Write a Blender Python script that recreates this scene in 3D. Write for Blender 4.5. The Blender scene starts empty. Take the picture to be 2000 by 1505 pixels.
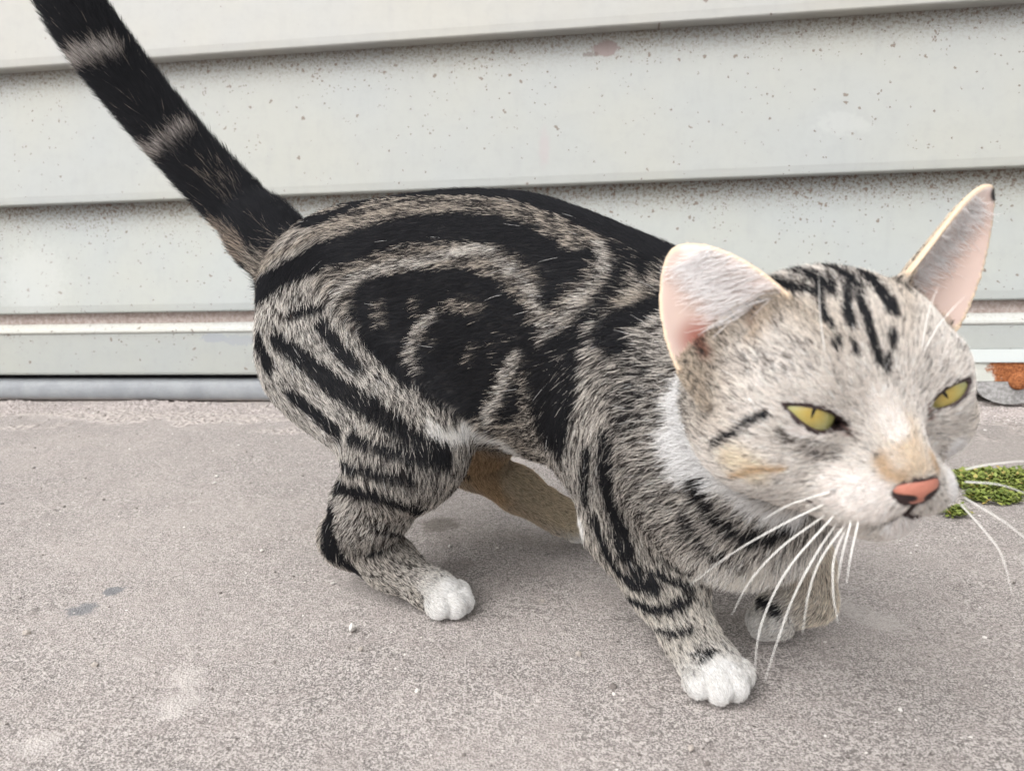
import bpy, bmesh, math
import numpy as np
from mathutils import Matrix, Vector
from mathutils.bvhtree import BVHTree

SC = bpy.context.scene
COL = SC.collection
rng = np.random.default_rng(7)

# ------------------------------------------------------------------ camera
FPX, CAMH = 1504.0, 0.21                 # focal length in pixels of a 2000 px wide frame, camera height
PITCH, ROLL = math.radians(10.0), math.radians(-1.5)
cp, sp, cr, sr = math.cos(PITCH), math.sin(PITCH), math.cos(ROLL), math.sin(ROLL)
CAM = np.array([0.0, 0.0, CAMH])
FW = np.array([0.0, cp, -sp])
_e1, _e2 = np.array([1.0, 0, 0]), np.array([0.0, sp, cp])
RT, UP = cr * _e1 + sr * _e2, -sr * _e1 + cr * _e2
cam_data = bpy.data.cameras.new('camera')
cam = bpy.data.objects.new('camera', cam_data)
COL.objects.link(cam)
cam_data.sensor_width = 36.0
cam_data.lens = 36.0 * FPX / 2000.0
cam_data.clip_start, cam_data.clip_end = 0.01, 200.0
cam.matrix_world = Matrix(((RT[0], UP[0], -FW[0], CAM[0]), (RT[1], UP[1], -FW[1], CAM[1]), (RT[2], UP[2], -FW[2], CAM[2]), (0, 0, 0, 1)))
cam_data.dof.use_dof = True
cam_data.dof.focus_distance = 0.49
cam_data.dof.aperture_fstop = 14.0
SC.camera = cam

# ------------------------------------------------------------------ sky, sun, exposure
SUN_EL, SUN_AZ = math.radians(49), math.radians(222)      # azimuth measured clockwise from +Y (the wall side)
world = bpy.data.worlds.new('World'); SC.world = world; world.use_nodes = True
wn, wl = world.node_tree.nodes, world.node_tree.links
bg = wn['Background']
sky = wn.new('ShaderNodeTexSky'); sky.sky_type = 'NISHITA'; sky.sun_disc = False
sky.sun_elevation, sky.sun_rotation = SUN_EL, SUN_AZ
sky.dust_density = 4.0
hs = wn.new('ShaderNodeHueSaturation'); hs.inputs['Saturation'].default_value = 0.12
wl.new(sky.outputs[0], hs.inputs['Color']); wl.new(hs.outputs[0], bg.inputs['Color'])
bg.inputs['Strength'].default_value = 0.15
sl = bpy.data.lights.new('sun', 'SUN'); sl.energy = 0.9; sl.angle = math.radians(60); sl.color = (1.0, 0.97, 0.93)
sun = bpy.data.objects.new('sun', sl); COL.objects.link(sun)
_d = Vector((math.sin(SUN_AZ) * math.cos(SUN_EL), math.cos(SUN_AZ) * math.cos(SUN_EL), math.sin(SUN_EL)))
sun.rotation_euler = _d.to_track_quat('Z', 'Y').to_euler()
SC.view_settings.view_transform = 'Standard'; SC.view_settings.look = 'None'
SC.view_settings.exposure = 0.90; SC.view_settings.gamma = 1.0
SC.cycles.use_denoising = True
SC.cycles.use_adaptive_sampling = True; SC.cycles.adaptive_threshold = 0.045
SC.cycles.max_bounces = 6; SC.cycles.diffuse_bounces = 4; SC.cycles.glossy_bounces = 2
SC.cycles_curves.shape = 'THICK'; SC.cycles_curves.subdivisions = 2


# ------------------------------------------------------------------ helpers
def ray(px, py):
    return FW + (px - 1000) / FPX * RT - (py - 752.5) / FPX * UP
def U(px, py, d):
    return CAM + d * ray(px, py)
def G(px, py, z=0.0):
    R = ray(px, py); return CAM + (z - CAMH) / R[2] * R
def unit(v):
    v = np.asarray(v, float); return v / np.linalg.norm(v)
def tag(o, label=None, cat=None, group=None, kind=None):
    for k, v in (('label', label), ('category', cat), ('group', group), ('kind', kind)):
        if v: o[k] = v
    return o
def link(o, parent=None):
    COL.objects.link(o)
    if parent is not None: o.parent = parent
    return o
def mesh_obj(name, verts, faces, mat=None, parent=None, smooth=False):
    me = bpy.data.meshes.new(name)
    me.from_pydata([tuple(map(float, v)) for v in verts], [], [tuple(map(int, q)) for q in faces])
    if smooth: me.polygons.foreach_set('use_smooth', np.ones(len(me.polygons), bool))
    if mat: me.materials.append(mat)
    me.update()
    return link(bpy.data.objects.new(name, me), parent)
def mesh_np(name, V, Q, mat=None, parent=None, smooth=True):
    me = bpy.data.meshes.new(name); V = np.asarray(V, np.float32); Q = np.asarray(Q, np.int32); n = Q.shape[1]
    me.vertices.add(len(V)); me.vertices.foreach_set('co', V.ravel())
    me.loops.add(Q.size); me.loops.foreach_set('vertex_index', Q.ravel())
    me.polygons.add(len(Q)); me.polygons.foreach_set('loop_start', np.arange(0, Q.size, n, dtype=np.int32))
    me.update(calc_edges=True); me.validate()
    me.polygons.foreach_set('use_smooth', np.full(len(me.polygons), smooth))
    if mat: me.materials.append(mat)
    return link(bpy.data.objects.new(name, me), parent)
def smooth01(x):
    x = np.clip(x, 0, 1); return x * x * (3 - 2 * x)

class NT:
    """small node-tree builder"""
    def __init__(s, name):
        s.m = bpy.data.materials.new(name); s.m.use_nodes = True
        s.t = s.m.node_tree; s.b = s.t.nodes['Principled BSDF']
    def n(s, typ, **kw):
        nd = s.t.nodes.new(typ)
        for k, v in kw.items():
            if k.startswith('_'): setattr(nd, k[1:], v)
            else:
                key = int(k[1:]) if k[0] == 'i' and k[1:].isdigit() else k.replace('__', ' ')
                s.put(nd.inputs[key], v)
        return nd
    def put(s, inp, v):
        if isinstance(v, bpy.types.NodeSocket): s.t.links.new(v, inp)
        else: inp.default_value = v
    def noise(s, vec, scale, detail=4, rough=.6, dist=0.0):
        return s.n('ShaderNodeTexNoise', Vector=vec, Scale=scale, Detail=detail, Roughness=rough, Distortion=dist).outputs['Fac']
    def vor(s, vec, scale, feat='F1', out='Distance', rnd=1.0):
        nd = s.n('ShaderNodeTexVoronoi', _feature=feat, Vector=vec, Scale=scale, Randomness=rnd)
        return (nd.outputs['Distance'], nd.outputs['Color']) if out == 'both' else nd.outputs[out]
    def math(s, op, a, b=0.0, clamp=False):
        return s.n('ShaderNodeMath', _operation=op, _use_clamp=clamp, i0=a, i1=b).outputs[0]
    def ramp(s, x, a, b, lo=0.0, hi=1.0):
        return s.n('ShaderNodeMapRange', _interpolation_type='SMOOTHSTEP', i0=x, i1=a, i2=b, i3=lo, i4=hi).outputs[0]
    def mix(s, fac, a, b):
        nd = s.n('ShaderNodeMix', _data_type='RGBA')
        s.put(nd.inputs[0], fac)
        for i, v in ((6, a), (7, b)):
            s.put(nd.inputs[i], v if isinstance(v, bpy.types.NodeSocket) else tuple(v) + ((1,) if len(v) == 3 else ()))
        return nd.outputs[2]
    def dist(s, vec, pt, scale=(1, 1, 1)):
        a = s.n('ShaderNodeVectorMath', _operation='SUBTRACT', i0=vec, i1=tuple(map(float, pt))).outputs[0]
        a = s.n('ShaderNodeVectorMath', _operation='MULTIPLY', i0=a, i1=scale).outputs[0]
        return s.n('ShaderNodeVectorMath', _operation='LENGTH', i0=a).outputs['Value']
    def bump(s, h, strength, distance):
        s.put(s.b.inputs['Normal'], s.n('ShaderNodeBump', Height=h, Strength=strength, Distance=distance).outputs[0])
    def fin(s, color=None, rough=None, spec=None, metal=None):
        for k, v in (('Base Color', color), ('Roughness', rough), ('Specular IOR Level', spec), ('Metallic', metal)):
            if v is not None: s.put(s.b.inputs[k], (tuple(v) + (1,)) if isinstance(v, tuple) and len(v) == 3 else v)
        return s.m
    def pos(s): return s.n('ShaderNodeNewGeometry').outputs['Position']
    def obj(s): return s.n('ShaderNodeTexCoord').outputs['Object']
    def xyz(s, v): return s.n('ShaderNodeSeparateXYZ', Vector=v).outputs


# ------------------------------------------------------------------ ground
WYAW = math.radians(9.0)
WN = np.array([-math.sin(WYAW), -math.cos(WYAW), 0.0])           # wall normal, towards the camera
WX = np.array([math.cos(WYAW), -math.sin(WYAW), 0.0])            # along the wall to the right
WD = 1.026
W0 = -WN * WD                                                    # foot of the wall straight ahead
def WL(u, o, z): return W0 + WX * u + WN * o + np.array([0, 0, z])
def on_wall(px, py, o=0.0):
    R = ray(px, py); t = (CAM @ WN - (-WD + o)) / -(R @ WN); P = CAM + R * t
    return (P - W0) @ WX, P[2]

nt = NT('concrete'); p = nt.pos()
n1 = nt.noise(p, 6.0, 3, .6); n2 = nt.noise(p, 45.0, 3, .65); n3 = nt.noise(p, 420.0, 2, .7); n4 = nt.noise(p, 1050.0, 1, .6)
grain = nt.math('ADD', nt.math('MULTIPLY', n3, .36), nt.math('MULTIPLY', n4, .64))
c = nt.mix(nt.ramp(grain, .42, .59), (0.161, 0.146, 0.138), (0.482, 0.440, 0.417))
c = nt.mix(nt.ramp(n2, .45, .66, 0, .30), c, (0.284, 0.247, 0.230))
c = nt.mix(nt.ramp(n1, .40, .62, 0, .26), c, (0.447, 0.403, 0.378))
# pale aggregate and dark pits
v1, v1c = nt.vor(p, 260.0, out='both')
c = nt.mix(nt.math('MULTIPLY', nt.ramp(v1, .16, .10), nt.math('GREATER_THAN', nt.xyz(v1c)[0], .86)), c, (0.637, 0.592, 0.559))
v2, v2c = nt.vor(p, 170.0, out='both')
c = nt.mix(nt.math('MULTIPLY', nt.ramp(v2, .20, .10, 0, .8), nt.math('GREATER_THAN', nt.xyz(v2c)[1], .90)), c, (0.086, 0.073, 0.067))
# stains: two bluish paint flecks, an oily round spot, a few pale scuffs
nd = nt.noise(p, 150.0, 2, .7)
def blob(pt, r, hard, wob=.9, sc=(1, 1, 0)):
    d = nt.dist(p, pt, sc)
    d = nt.math('ADD', d, nt.math('MULTIPLY', nt.math('SUBTRACT', nd, .5), r * wob))
    return nt.ramp(d, r * (1 + hard), r * (1 - hard))
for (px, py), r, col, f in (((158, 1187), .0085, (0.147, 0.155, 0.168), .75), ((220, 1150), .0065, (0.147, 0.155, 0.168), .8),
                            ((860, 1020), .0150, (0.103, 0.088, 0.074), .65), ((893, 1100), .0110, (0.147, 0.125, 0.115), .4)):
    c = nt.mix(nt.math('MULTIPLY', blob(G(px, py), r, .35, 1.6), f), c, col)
for (px, py), r in (((365, 1310), .007), ((350, 1365), .010), ((370, 1325), .006), ((330, 1385), .006), ((70, 1450), .008), ((1640, 1180), .012), ((1720, 1210), .012)):
    c = nt.mix(nt.math('MULTIPLY', blob(G(px, py), r, .4, 1.8), .45), c, (0.533, 0.493, 0.468))
# rough spalled strip along the wall's foot
wy = nt.n('ShaderNodeVectorMath', _operation='DOT_PRODUCT', i0=p, i1=tuple(WN)).outputs['Value']
strip = nt.ramp(nt.math('ADD', wy, nt.math('MULTIPLY', nt.math('SUBTRACT', nt.noise(p, 9.0, 2, .6), .5), .30)), -WD + .135, -WD + .115)
spal = nt.vor(nt.n('ShaderNodeVectorMath', _operation='ADD', i0=p, i1=nt.n('ShaderNodeVectorMath', _operation='SCALE', i0=nt.n('ShaderNodeTexNoise', Vector=p, Scale=120.0).outputs['Color'], Scale=.01).outputs[0]).outputs[0], 130.0)
c = nt.mix(nt.math('MULTIPLY', strip, nt.ramp(spal, .25, .6, 0, .55)), c, (0.568, 0.501, 0.468))
c = nt.mix(nt.math('MULTIPLY', strip, nt.ramp(spal, .22, .05, 0, .7)), c, (0.112, 0.092, 0.082))
wu = nt.n('ShaderNodeVectorMath', _operation='DOT_PRODUCT', i0=p, i1=tuple(WX)).outputs['Value']
right_tone = nt.math('MULTIPLY', nt.ramp(wu, .12, .50), nt.ramp(n1, .2, .6))  # concrete turns a darker grey-brown towards the right
c = nt.mix(nt.math('MULTIPLY', right_tone, .38), c, (0.181, 0.163, 0.148))
h = nt.math('ADD', nt.math('MULTIPLY', grain, .0016), nt.math('MULTIPLY', n2, .0030))
h = nt.math('ADD', h, nt.math('MULTIPLY', nt.math('MULTIPLY', strip, spal), .0050))
nt.bump(h, .9, 1.0)
ground_mat = nt.fin(c, .92, .25)
# one sheet to the horizon; finely divided near the cat with a slight unevenness
gx = np.unique(np.r_[np.linspace(-1.2, 1.2, 121), -60, -20, -6, -3, 3, 6, 20, 60]); gy = np.unique(np.r_[np.linspace(0.05, 1.45, 71), -60, -20, -6, -2, -.5, 3, 8, 20, 60])
GX, GY = np.meshgrid(gx, gy, indexing='ij')
GZ = -.0012 + .0007 * np.sin(GX * 23 + 3 * np.sin(GY * 7)) * np.cos(GY * 19 + GX * 5)
GZ[(np.abs(GX) > 1.3) | (GY > 1.5) | (GY < 0)] = -.0012
gi = np.arange(GX.size).reshape(GX.shape)
gq = np.stack([gi[:-1, :-1], gi[1:, :-1], gi[1:, 1:], gi[:-1, 1:]], -1).reshape(-1, 4)
ground = tag(mesh_np('ground', np.stack([GX, GY, GZ], -1).reshape(-1, 3), gq, ground_mat), kind='structure')
# loose grit lying on the concrete
def rock(r_, sub=1, squash=.7):
    bm = bmesh.new(); bmesh.ops.create_icosphere(bm, subdivisions=sub, radius=1.0)
    for v in bm.verts: v.co *= 1 + r_.uniform(-.24, .24)
    V = np.array([v.co for v in bm.verts]); F = np.array([[v.index for v in f.verts] for f in bm.faces]); bm.free()
    V[:, 2] *= squash; return V, F
nt = NT('grit'); oi_ = nt.n('ShaderNodeNewGeometry').outputs['Random Per Island']
c = nt.mix(nt.ramp(oi_, .25, .6), (.16, .14, .13), (.42, .385, .365)); c = nt.mix(nt.ramp(oi_, .80, .9), c, (.66, .63, .60))
grit_mat = nt.fin(c, .9, .2)
gv, gf, nvv = [], [], 0
rk = [rock(rng, 1 if i < 3 else 0) for i in range(6)]
for i in range(9000):
    if i < 5200: q = np.array([rng.uniform(-.75, .8), rng.uniform(.22, .95), 0])
    elif i < 7600: q = WL(rng.uniform(-.95, .8), abs(rng.normal(0, .05)) + .004, 0)
    else:
        q = WL(rng.uniform(.42, .80), abs(rng.normal(0, .10)) + .01, 0)
    s_ = min(.0022, .00042 * math.exp(rng.normal(0, .5))) * (1.5 if i >= 5200 else 1.0)
    V, F = rk[rng.integers(6)]; a = rng.uniform(0, 6.28); ca_, sa_ = math.cos(a), math.sin(a)
    V = V @ np.array([[ca_, sa_, 0], [-sa_, ca_, 0], [0, 0, 1]]) * s_ + q + np.array([0, 0, s_ * .25 - .001])
    gv.append(V); gf.append(F + nvv); nvv += len(V)
tag(mesh_np('grit', np.concatenate(gv), np.concatenate(gf), grit_mat, smooth=False), 'fine loose grit scattered over the concrete', 'grit', kind='stuff')
# pebbles that can be told apart
nt = NT('pale_pebble'); peb_mat = nt.fin(nt.mix(nt.noise(nt.obj(), 500.0, 3, .6), (.42, .39, .36), (.66, .64, .61)), .8, .3)
nt = NT('beige_pebble'); peb2_mat = nt.fin(nt.mix(nt.noise(nt.obj(), 500.0, 3, .6), (.30, .26, .23), (.46, .42, .38)), .85, .25)
for (px, py), r, sq, m_, lab in (
        ((688, 1228), .0031, .85, peb_mat, 'largest white pebble, in front of the hind paw'),
        ((423, 929), .0026, .55, peb_mat, 'upper of two white chips behind the hind leg near the tail side'),
        ((419, 942), .0021, .50, peb_mat, 'lower of two white chips behind the hind leg near the tail side'),
        ((650, 1138), .0015, .8, peb_mat, 'tiny white pebble right under the dark hock'),
        ((511, 1074), .0017, .7, peb_mat, 'tiny white pebble lying left of the dark hock'),
        ((52, 1235), .0024, .7, peb2_mat, 'beige pebble below the bluish paint fleck by the left border'),
        ((185, 1297), .0023, .6, peb2_mat, 'flat tan pebble on bare concrete below the bluish paint flecks'),
        ((705, 1266), .0016, .8, peb2_mat, 'small beige pebble just below the largest white pebble'),
        ((878, 1066), .0017, .8, peb_mat, 'tiny white pebble between hind paw and dark oil spot'),
        ((1130, 1276), .0020, .7, peb2_mat, 'beige pebble midway between hind paw and front paw'),
        ((815, 1348), .0019, .7, peb_mat, 'white pebble alone on the concrete below the hind paw'),
        ((1060, 1172), .0015, .8, peb2_mat, 'tiny beige pebble under the belly, right of the hind paw'),
        ((1350, 1460), .0018, .7, peb2_mat, 'small beige pebble below the planted front paw')):
    V, F = rock(rng, 1, sq); g_ = G(px, py)
    o = mesh_np('pebble', V * r * np.array([1, .8, 1]), F, m_, smooth=False)
    o.location = (g_[0], g_[1], r * sq * .72 - .001); o.rotation_euler = (0, 0, rng.uniform(0, 6))
    tag(o, lab, 'pebble', 'pebbles on the concrete')

# crumbling rough edge where the slab meets the wall
cu, cv = np.linspace(-1.05, .95, 600), np.linspace(0, 1, 46)
CU, CV = np.meshgrid(cu, cv, indexing='ij')
def vnoise(x, y, f, seed):
    r_ = np.random.default_rng(seed); t_ = r_.random((64, 64)); xi, yi = np.floor(x * f).astype(int), np.floor(y * f).astype(int); fx, fy = smooth01(x * f - xi), smooth01(y * f - yi)
    g = lambda i, j: t_[i % 64, j % 64]
    return (g(xi, yi) * (1 - fx) + g(xi + 1, yi) * fx) * (1 - fy) + (g(xi, yi + 1) * (1 - fx) + g(xi + 1, yi + 1) * fx) * fy
wid = .055 + .075 * vnoise(cu, cu * 0 + .3, 7.0, 21) + .03 * vnoise(cu, cu * 0 + 5.1, 31.0, 22)
CO = CV * wid[:, None]
hgt = .35 * vnoise(CU, CO, 60, 23) + .35 * vnoise(CU, CO, 150, 24) + .45 * vnoise(CU, CO, 330, 25)
CZ = -.0030 + .0062 * hgt * (1 - CV ** 4) * (.55 + .75 * vnoise(CU, CO, 16, 26))
CP = W0 + CU[..., None] * WX + (CO[..., None] - .006) * WN + CZ[..., None] * np.array([0, 0, 1.0])
ci = np.arange(CU.size).reshape(CU.shape)
cq = np.stack([ci[:-1, :-1], ci[:-1, 1:], ci[1:, 1:], ci[1:, :-1]], -1).reshape(-1, 4)
nt = NT('crumbled_concrete'); p = nt.pos()
c = nt.mix(nt.ramp(nt.noise(p, 420.0, 2, .7), .38, .62), (.20, .178, .168), (.45, .405, .385)); c = nt.mix(nt.ramp(nt.noise(p, 25.0, 2, .6), .45, .7, 0, .5), c, (.46, .405, .385))
nt.bump(nt.noise(p, 900.0, 2, .7), .8, .0010)
tag(mesh_np('ground_edge', CP.reshape(-1, 3), cq, nt.fin(c, .95, .2), smooth=False), kind='structure')

# ------------------------------------------------------------------ metal clad wall
Z1, Z2, Z3, Z4 = .479, .291, .1335, .0425                        # lower edges of the boards, bottom of the rail
def wall_paint(name, lips, tint=(.60, .625, .605), dirt=1.0, extra=None):
    """chalky pale paint, gritty dirt gathered below each lap, faint runs"""
    nt = NT(name); p = nt.pos()
    z = nt.xyz(p)[2]
    wu = nt.n('ShaderNodeVectorMath', _operation='DOT_PRODUCT', i0=p, i1=tuple(WX)).outputs['Value']
    flat = nt.n('ShaderNodeCombineXYZ', X=wu, Y=z, Z=0.0).outputs[0]
    big = nt.noise(flat, 5.0, 2, .6); mid = nt.noise(nt.n('ShaderNodeCombineXYZ', X=nt.math('MULTIPLY', wu, 4.0), Y=z, Z=0.0).outputs[0], 14.0, 2, .65)
    c = nt.mix(nt.ramp(big, .3, .7), tint, tuple(v * k for v, k in zip(tint, (1.06, 1.03, .97))))
    c = nt.mix(nt.ramp(nt.noise(flat, 60.0, 2, .7), .45, .75, 0, .16), c, tuple(v * .80 for v in tint))
    c = nt.mix(nt.ramp(mid, .5, .8, 0, .25), c, tuple(v * .86 for v in tint))
    c = nt.mix(nt.ramp(nt.noise(flat, 900.0, 2, .5), .55, .75, 0, .12), c, tuple(v * .6 for v in tint))
    below = None
    for L in lips:
        g = nt.math('SUBTRACT', L, z)
        k = nt.math('MULTIPLY', nt.ramp(g, .10, .0), nt.math('GREATER_THAN', g, -.004))
        below = k if below is None else nt.math('MAXIMUM', below, k)
    dens = nt.math('ADD', nt.math('MULTIPLY', nt.math('POWER', below, 2.6), .80), .10)
    dens = nt.math('MULTIPLY', dens, nt.ramp(nt.noise(flat, 16.0, 3, .65), .35, .70, .15, 1.7))
    dens = nt.math('MULTIPLY', dens, dirt * 1.25)
    for sc, kx, col in ((300.0, .42, (.12, .085, .065)), (130.0, .20, (.16, .125, .10))):
        wv = nt.n('ShaderNodeVectorMath', _operation='ADD', i0=flat, i1=nt.n('ShaderNodeVectorMath', _operation='SCALE', i0=nt.n('ShaderNodeTexNoise', Vector=flat, Scale=sc * 1.4, Detail=1.0).outputs['Color'], Scale=1.1 / sc).outputs[0]).outputs[0]
        vd, vc = nt.vor(wv, sc, out='both')
        on = nt.math('LESS_THAN', nt.xyz(vc)[0], nt.math('MULTIPLY', dens, kx * 1.4))
        sz = nt.math('ADD', .12, nt.math('MULTIPLY', nt.xyz(vc)[1], .26))
        f = nt.math('MULTIPLY', on, nt.math('LESS_THAN', vd, sz))
        c = nt.mix(nt.math('MULTIPLY', f, .85), c, col)
    crust = nt.math('MULTIPLY', nt.math('POWER', below, 6.0), nt.ramp(nt.noise(flat, 230.0, 3, .8), .47, .60, 0, 1.0))
    c = nt.mix(nt.math('MULTIPLY', crust, min(1.0, dirt)), c, (.16, .105, .075))
    if extra: c = extra(nt, flat, c)
    nt.bump(nt.noise(flat, 30.0, 2, .5), .6, .0012)
    return nt.fin(c, .55, .35)
def mark(nt, flat, c, at, r, col, f, sc=(1, 1, 1), hard=.3, wob=1.2, ns=140.0):
    d = nt.dist(flat, (at[0], at[1], 0), sc)
    d = nt.math('ADD', d, nt.math('MULTIPLY', nt.math('SUBTRACT', nt.noise(flat, ns, 2, .7), .5), r * wob))
    return nt.mix(nt.math('MULTIPLY', nt.ramp(d, r * (1 + hard), r * (1 - hard)), f), c, col)
def ex_mid(nt, flat, c):
    a = on_wall(1182, 86, .0); c = mark(nt, flat, c, a, .016, (0.232, 0.181, 0.173), .9, (1, 1.6, 1), .12)
    a = on_wall(1150, 98, .0); c = mark(nt, flat, c, a, .009, (0.140, 0.103, 0.090), .6, (1, 3, 1), .2, 2.5)
    a = on_wall(1062, 288, .0); c = mark(nt, flat, c, a, .022, (0.349, 0.320, 0.317), .75, (3.4, 1, 1), .5)
    a = on_wall(1650, 240, .0); c = mark(nt, flat, c, a, .03, (0.405, 0.410, 0.399), .35, (1, 2.4, 1), .4, 2.6, 60.0)
    return c
def ex_low(nt, flat, c):
    a = on_wall(420, 660); c = mark(nt, flat, c, a, .016, (0.280, 0.299, 0.319), .9, (.75, 2.6, 1), .12)
    a = on_wall(468, 664); c = mark(nt, flat, c, a, .018, (0.287, 0.306, 0.322), .8, (.7, 2.4, 1), .15, 1.8)
    a = on_wall(60, 550); c = mark(nt, flat, c, a, .05, (0.461, 0.472, 0.458), .35, (1, 1, 1), .5)
    return c
wall = tag(link(bpy.data.objects.new('wall', None)), 'pale grey painted metal wall of overlapping horizontal boards behind the cat', 'wall')
UX = 3.2
def profile(name, prof, mat, u0=-UX, u1=UX, parent=wall, closed=True, nseg=24, bow=0.0):
    n = len(prof); us = np.linspace(u0, u1, nseg + 1); V = []
    for u in us:
        for o_, z_ in prof: V.append(WL(u, o_ + bow * math.sin(u * 4.1 + z_ * 20), z_))
    F = []
    for i in range(nseg):
        for j in range(n if closed else n - 1):
            k_ = (j + 1) % n; F.append((i * n + j, (i + 1) * n + j, (i + 1) * n + k_, i * n + k_))
    if closed: F.append(tuple(range(n))); F.append(tuple(range(nseg * n, (nseg + 1) * n))[::-1])
    me_o = mesh_obj(name, V, F, mat, parent)
    bm = bmesh.new(); bm.from_mesh(me_o.data); bmesh.ops.recalc_face_normals(bm, faces=bm.faces); bm.to_mesh(me_o.data); bm.free()
    return me_o
LIP, IN = .0, -.027                                             # lips stand on the fitted plane, boards lean back above
def lap(z0, z1, r=.0030):
    """one lapped board: leaning face, rolled lower edge, flat underside"""
    arc = [(LIP - r + r * math.sin(a), z0 + r - r * math.cos(a)) for a in np.linspace(math.radians(82), 0, 7)]
    return [(IN - .004, z1 + .004), (IN, z1 + .004)] + [(LIP - .0004, z0 + .012)] + arc + [(IN - .004, z0)]
m_top = wall_paint('paint_top', [Z1 + .188], (0.356, 0.358, 0.347), .12)
m_mid = wall_paint('paint_mid', [Z1], (0.332, 0.345, 0.337), .75, ex_mid)
m_low = wall_paint('paint_low', [Z2], (0.335, 0.354, 0.348), 1.35, ex_low)
m_rail = wall_paint('paint_rail', [Z3], (0.329, 0.347, 0.340), .6, ex_low)
profile('board', lap(Z1, Z1 + .188), m_top, bow=.0012)
profile('board', lap(Z2, Z1), m_mid, bow=.0012)
profile('board', lap(Z3, Z2), m_low, bow=.0010)
for k_ in range(1, 3): profile('board', lap(Z1 + .188 * k_, Z1 + .188 * (k_ + 1)), m_top, bow=.0012)
nt = NT('upper_paint'); up_mat = nt.fin(nt.mix(nt.noise(nt.pos(), 6.0), (0.349, 0.358, 0.347), (0.384, 0.389, 0.378)), .6, .3)
profile('upper_wall', [(IN - .10, Z1 + .188 * 3), (.0, Z1 + .188 * 3), (.0, 2.6), (IN - .10, 2.6)], up_mat, nseg=2)
nt = NT('backing'); back_mat = nt.fin((.10, .09, .085), .9, .1)
profile('backing', [(IN - .05, .001), (IN - .012, .001), (IN - .012, Z1 + .188 * 3 - .002), (IN - .05, Z1 + .188 * 3 - .002)], back_mat, nseg=2)
# brownish recess under the last board, ledge and flat bottom rail
nt = NT('recess_brown'); p = nt.pos()
rec_mat = nt.fin(nt.mix(nt.ramp(nt.noise(p, 200.0, 4, .7), .35, .65), (.30, .24, .215), (.44, .38, .355)), .9, .15)
profile('recess', [(-.045, .1065), (-.012, .1065), (-.014, .1325), (-.045, .1325)], rec_mat, nseg=8)
profile('ledge', [(-.045, .104), (.002, .104), (.0035, .1065), (.0030, .1095), (-.011, .1170), (-.045, .1170)], wall_paint('paint_ledge', [Z3], (0.481, 0.490, 0.469), .3))
UR = on_wall(1760, 700)[0]
profile('bottom_rail', [(-.03, Z4), (.0, Z4), (.0012, Z4 + .003), (.0012, .1035), (-.03, .1035)], m_rail, u1=UR, bow=.0006)
nt = NT('dark_gap'); gap_mat = nt.fin((.006, .006, .007), .9, .1)
profile('gap_strip', [(-.03, .0350), (-.012, .0350), (-.012, Z4 - .0005), (-.03, Z4 - .0005)], gap_mat, nseg=4)
nt = NT('rubber_seal'); p = nt.pos()
c = nt.mix(nt.ramp(nt.noise(p, 30.0, 4, .6), .3, .7), (.23, .245, .262), (.30, .315, .33)); c = nt.mix(nt.ramp(nt.noise(p, 500.0, 3, .7), .55, .7, 0, .6), c, (.22, .20, .19))
z = nt.xyz(p)[2]; c = nt.mix(nt.ramp(z, .008, .0, 0, .8), c, (.30, .25, .225))
nt.bump(nt.noise(p, 120.0, 3, .6), .3, .0015)
seal_mat = nt.fin(c, .45, .4)
sl_ = [(-.016 + .0095 * math.cos(a), .0178 + .0172 * math.sin(a)) for a in np.linspace(0, 2 * math.pi, 22)[:-1]]
so = profile('seal_tube', sl_, seal_mat, u1=UR + .03)
so.data.polygons.foreach_set('use_smooth', np.ones(len(so.data.polygons), bool))
# right end: narrower rail, sloping drip, rusted strip and a hinge plate
m_end = wall_paint('paint_end', [Z3], (0.365, 0.386, 0.378), .4)
profile('end_rail', [(-.03, .0740), (.0, .0740), (.0012, .1035), (-.03, .1035)], m_end, u0=UR + .002)
nt = NT('rust'); p = nt.pos()
r1 = nt.noise(p, 55.0, 5, .7); r2 = nt.noise(p, 400.0, 4, .75)
c = nt.mix(nt.ramp(r2, .3, .7), (.135, .042, .016), (.40, .155, .062)); c = nt.mix(nt.ramp(r2, .62, .75, 0, .7), c, (.50, .30, .17))
wu = nt.n('ShaderNodeVectorMath', _operation='DOT_PRODUCT', i0=p, i1=tuple(WX)).outputs['Value']
u_r = on_wall(1925, 700)[0]
clean = nt.math('MULTIPLY', nt.ramp(nt.math('ADD', wu, nt.math('MULTIPLY', nt.math('SUBTRACT', r1, .5), .06)), u_r + .012, u_r + .002), 1.0)
c = nt.mix(clean, c, (.50, .51, .47))
nt.bump(nt.math('ADD', nt.math('MULTIPLY', r2, .001), nt.math('MULTIPLY', r1, .0015)), .8, 1.0)
rust_mat = nt.fin(c, .9, .2)
profile('drip_edge', [(-.03, .0575), (.006, .0575), (.006, .0590), (.0015, .0735), (-.03, .0735)], wall_paint('paint_drip', [Z3], (0.432, 0.461, 0.461), .2), u0=UR + .002)
profile('rusty_strip', [(-.03, .0335), (.003, .0335), (.003, .0570), (-.03, .0570)], rust_mat, u0=UR + .002)
nt = NT('grey_plate'); p = nt.pos()
c = nt.mix(nt.ramp(nt.noise(p, 240.0, 4, .7), .35, .65), (.20, .195, .19), (.36, .355, .35)); nt.bump(nt.noise(p, 400.0, 4, .7), .6, .001)
plate_mat = nt.fin(c, .7, .3)
uc = on_wall(1975, 740)[0]
V, F = [], []
for k_ in range(25):                                            # half-round hinge plate standing under the strip
    a = math.pi + math.pi * k_ / 24
    for o_ in (-.006, .004): V.append(WL(uc + .043 * math.cos(a), o_, .0330 + .0285 * math.sin(a)))
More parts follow.
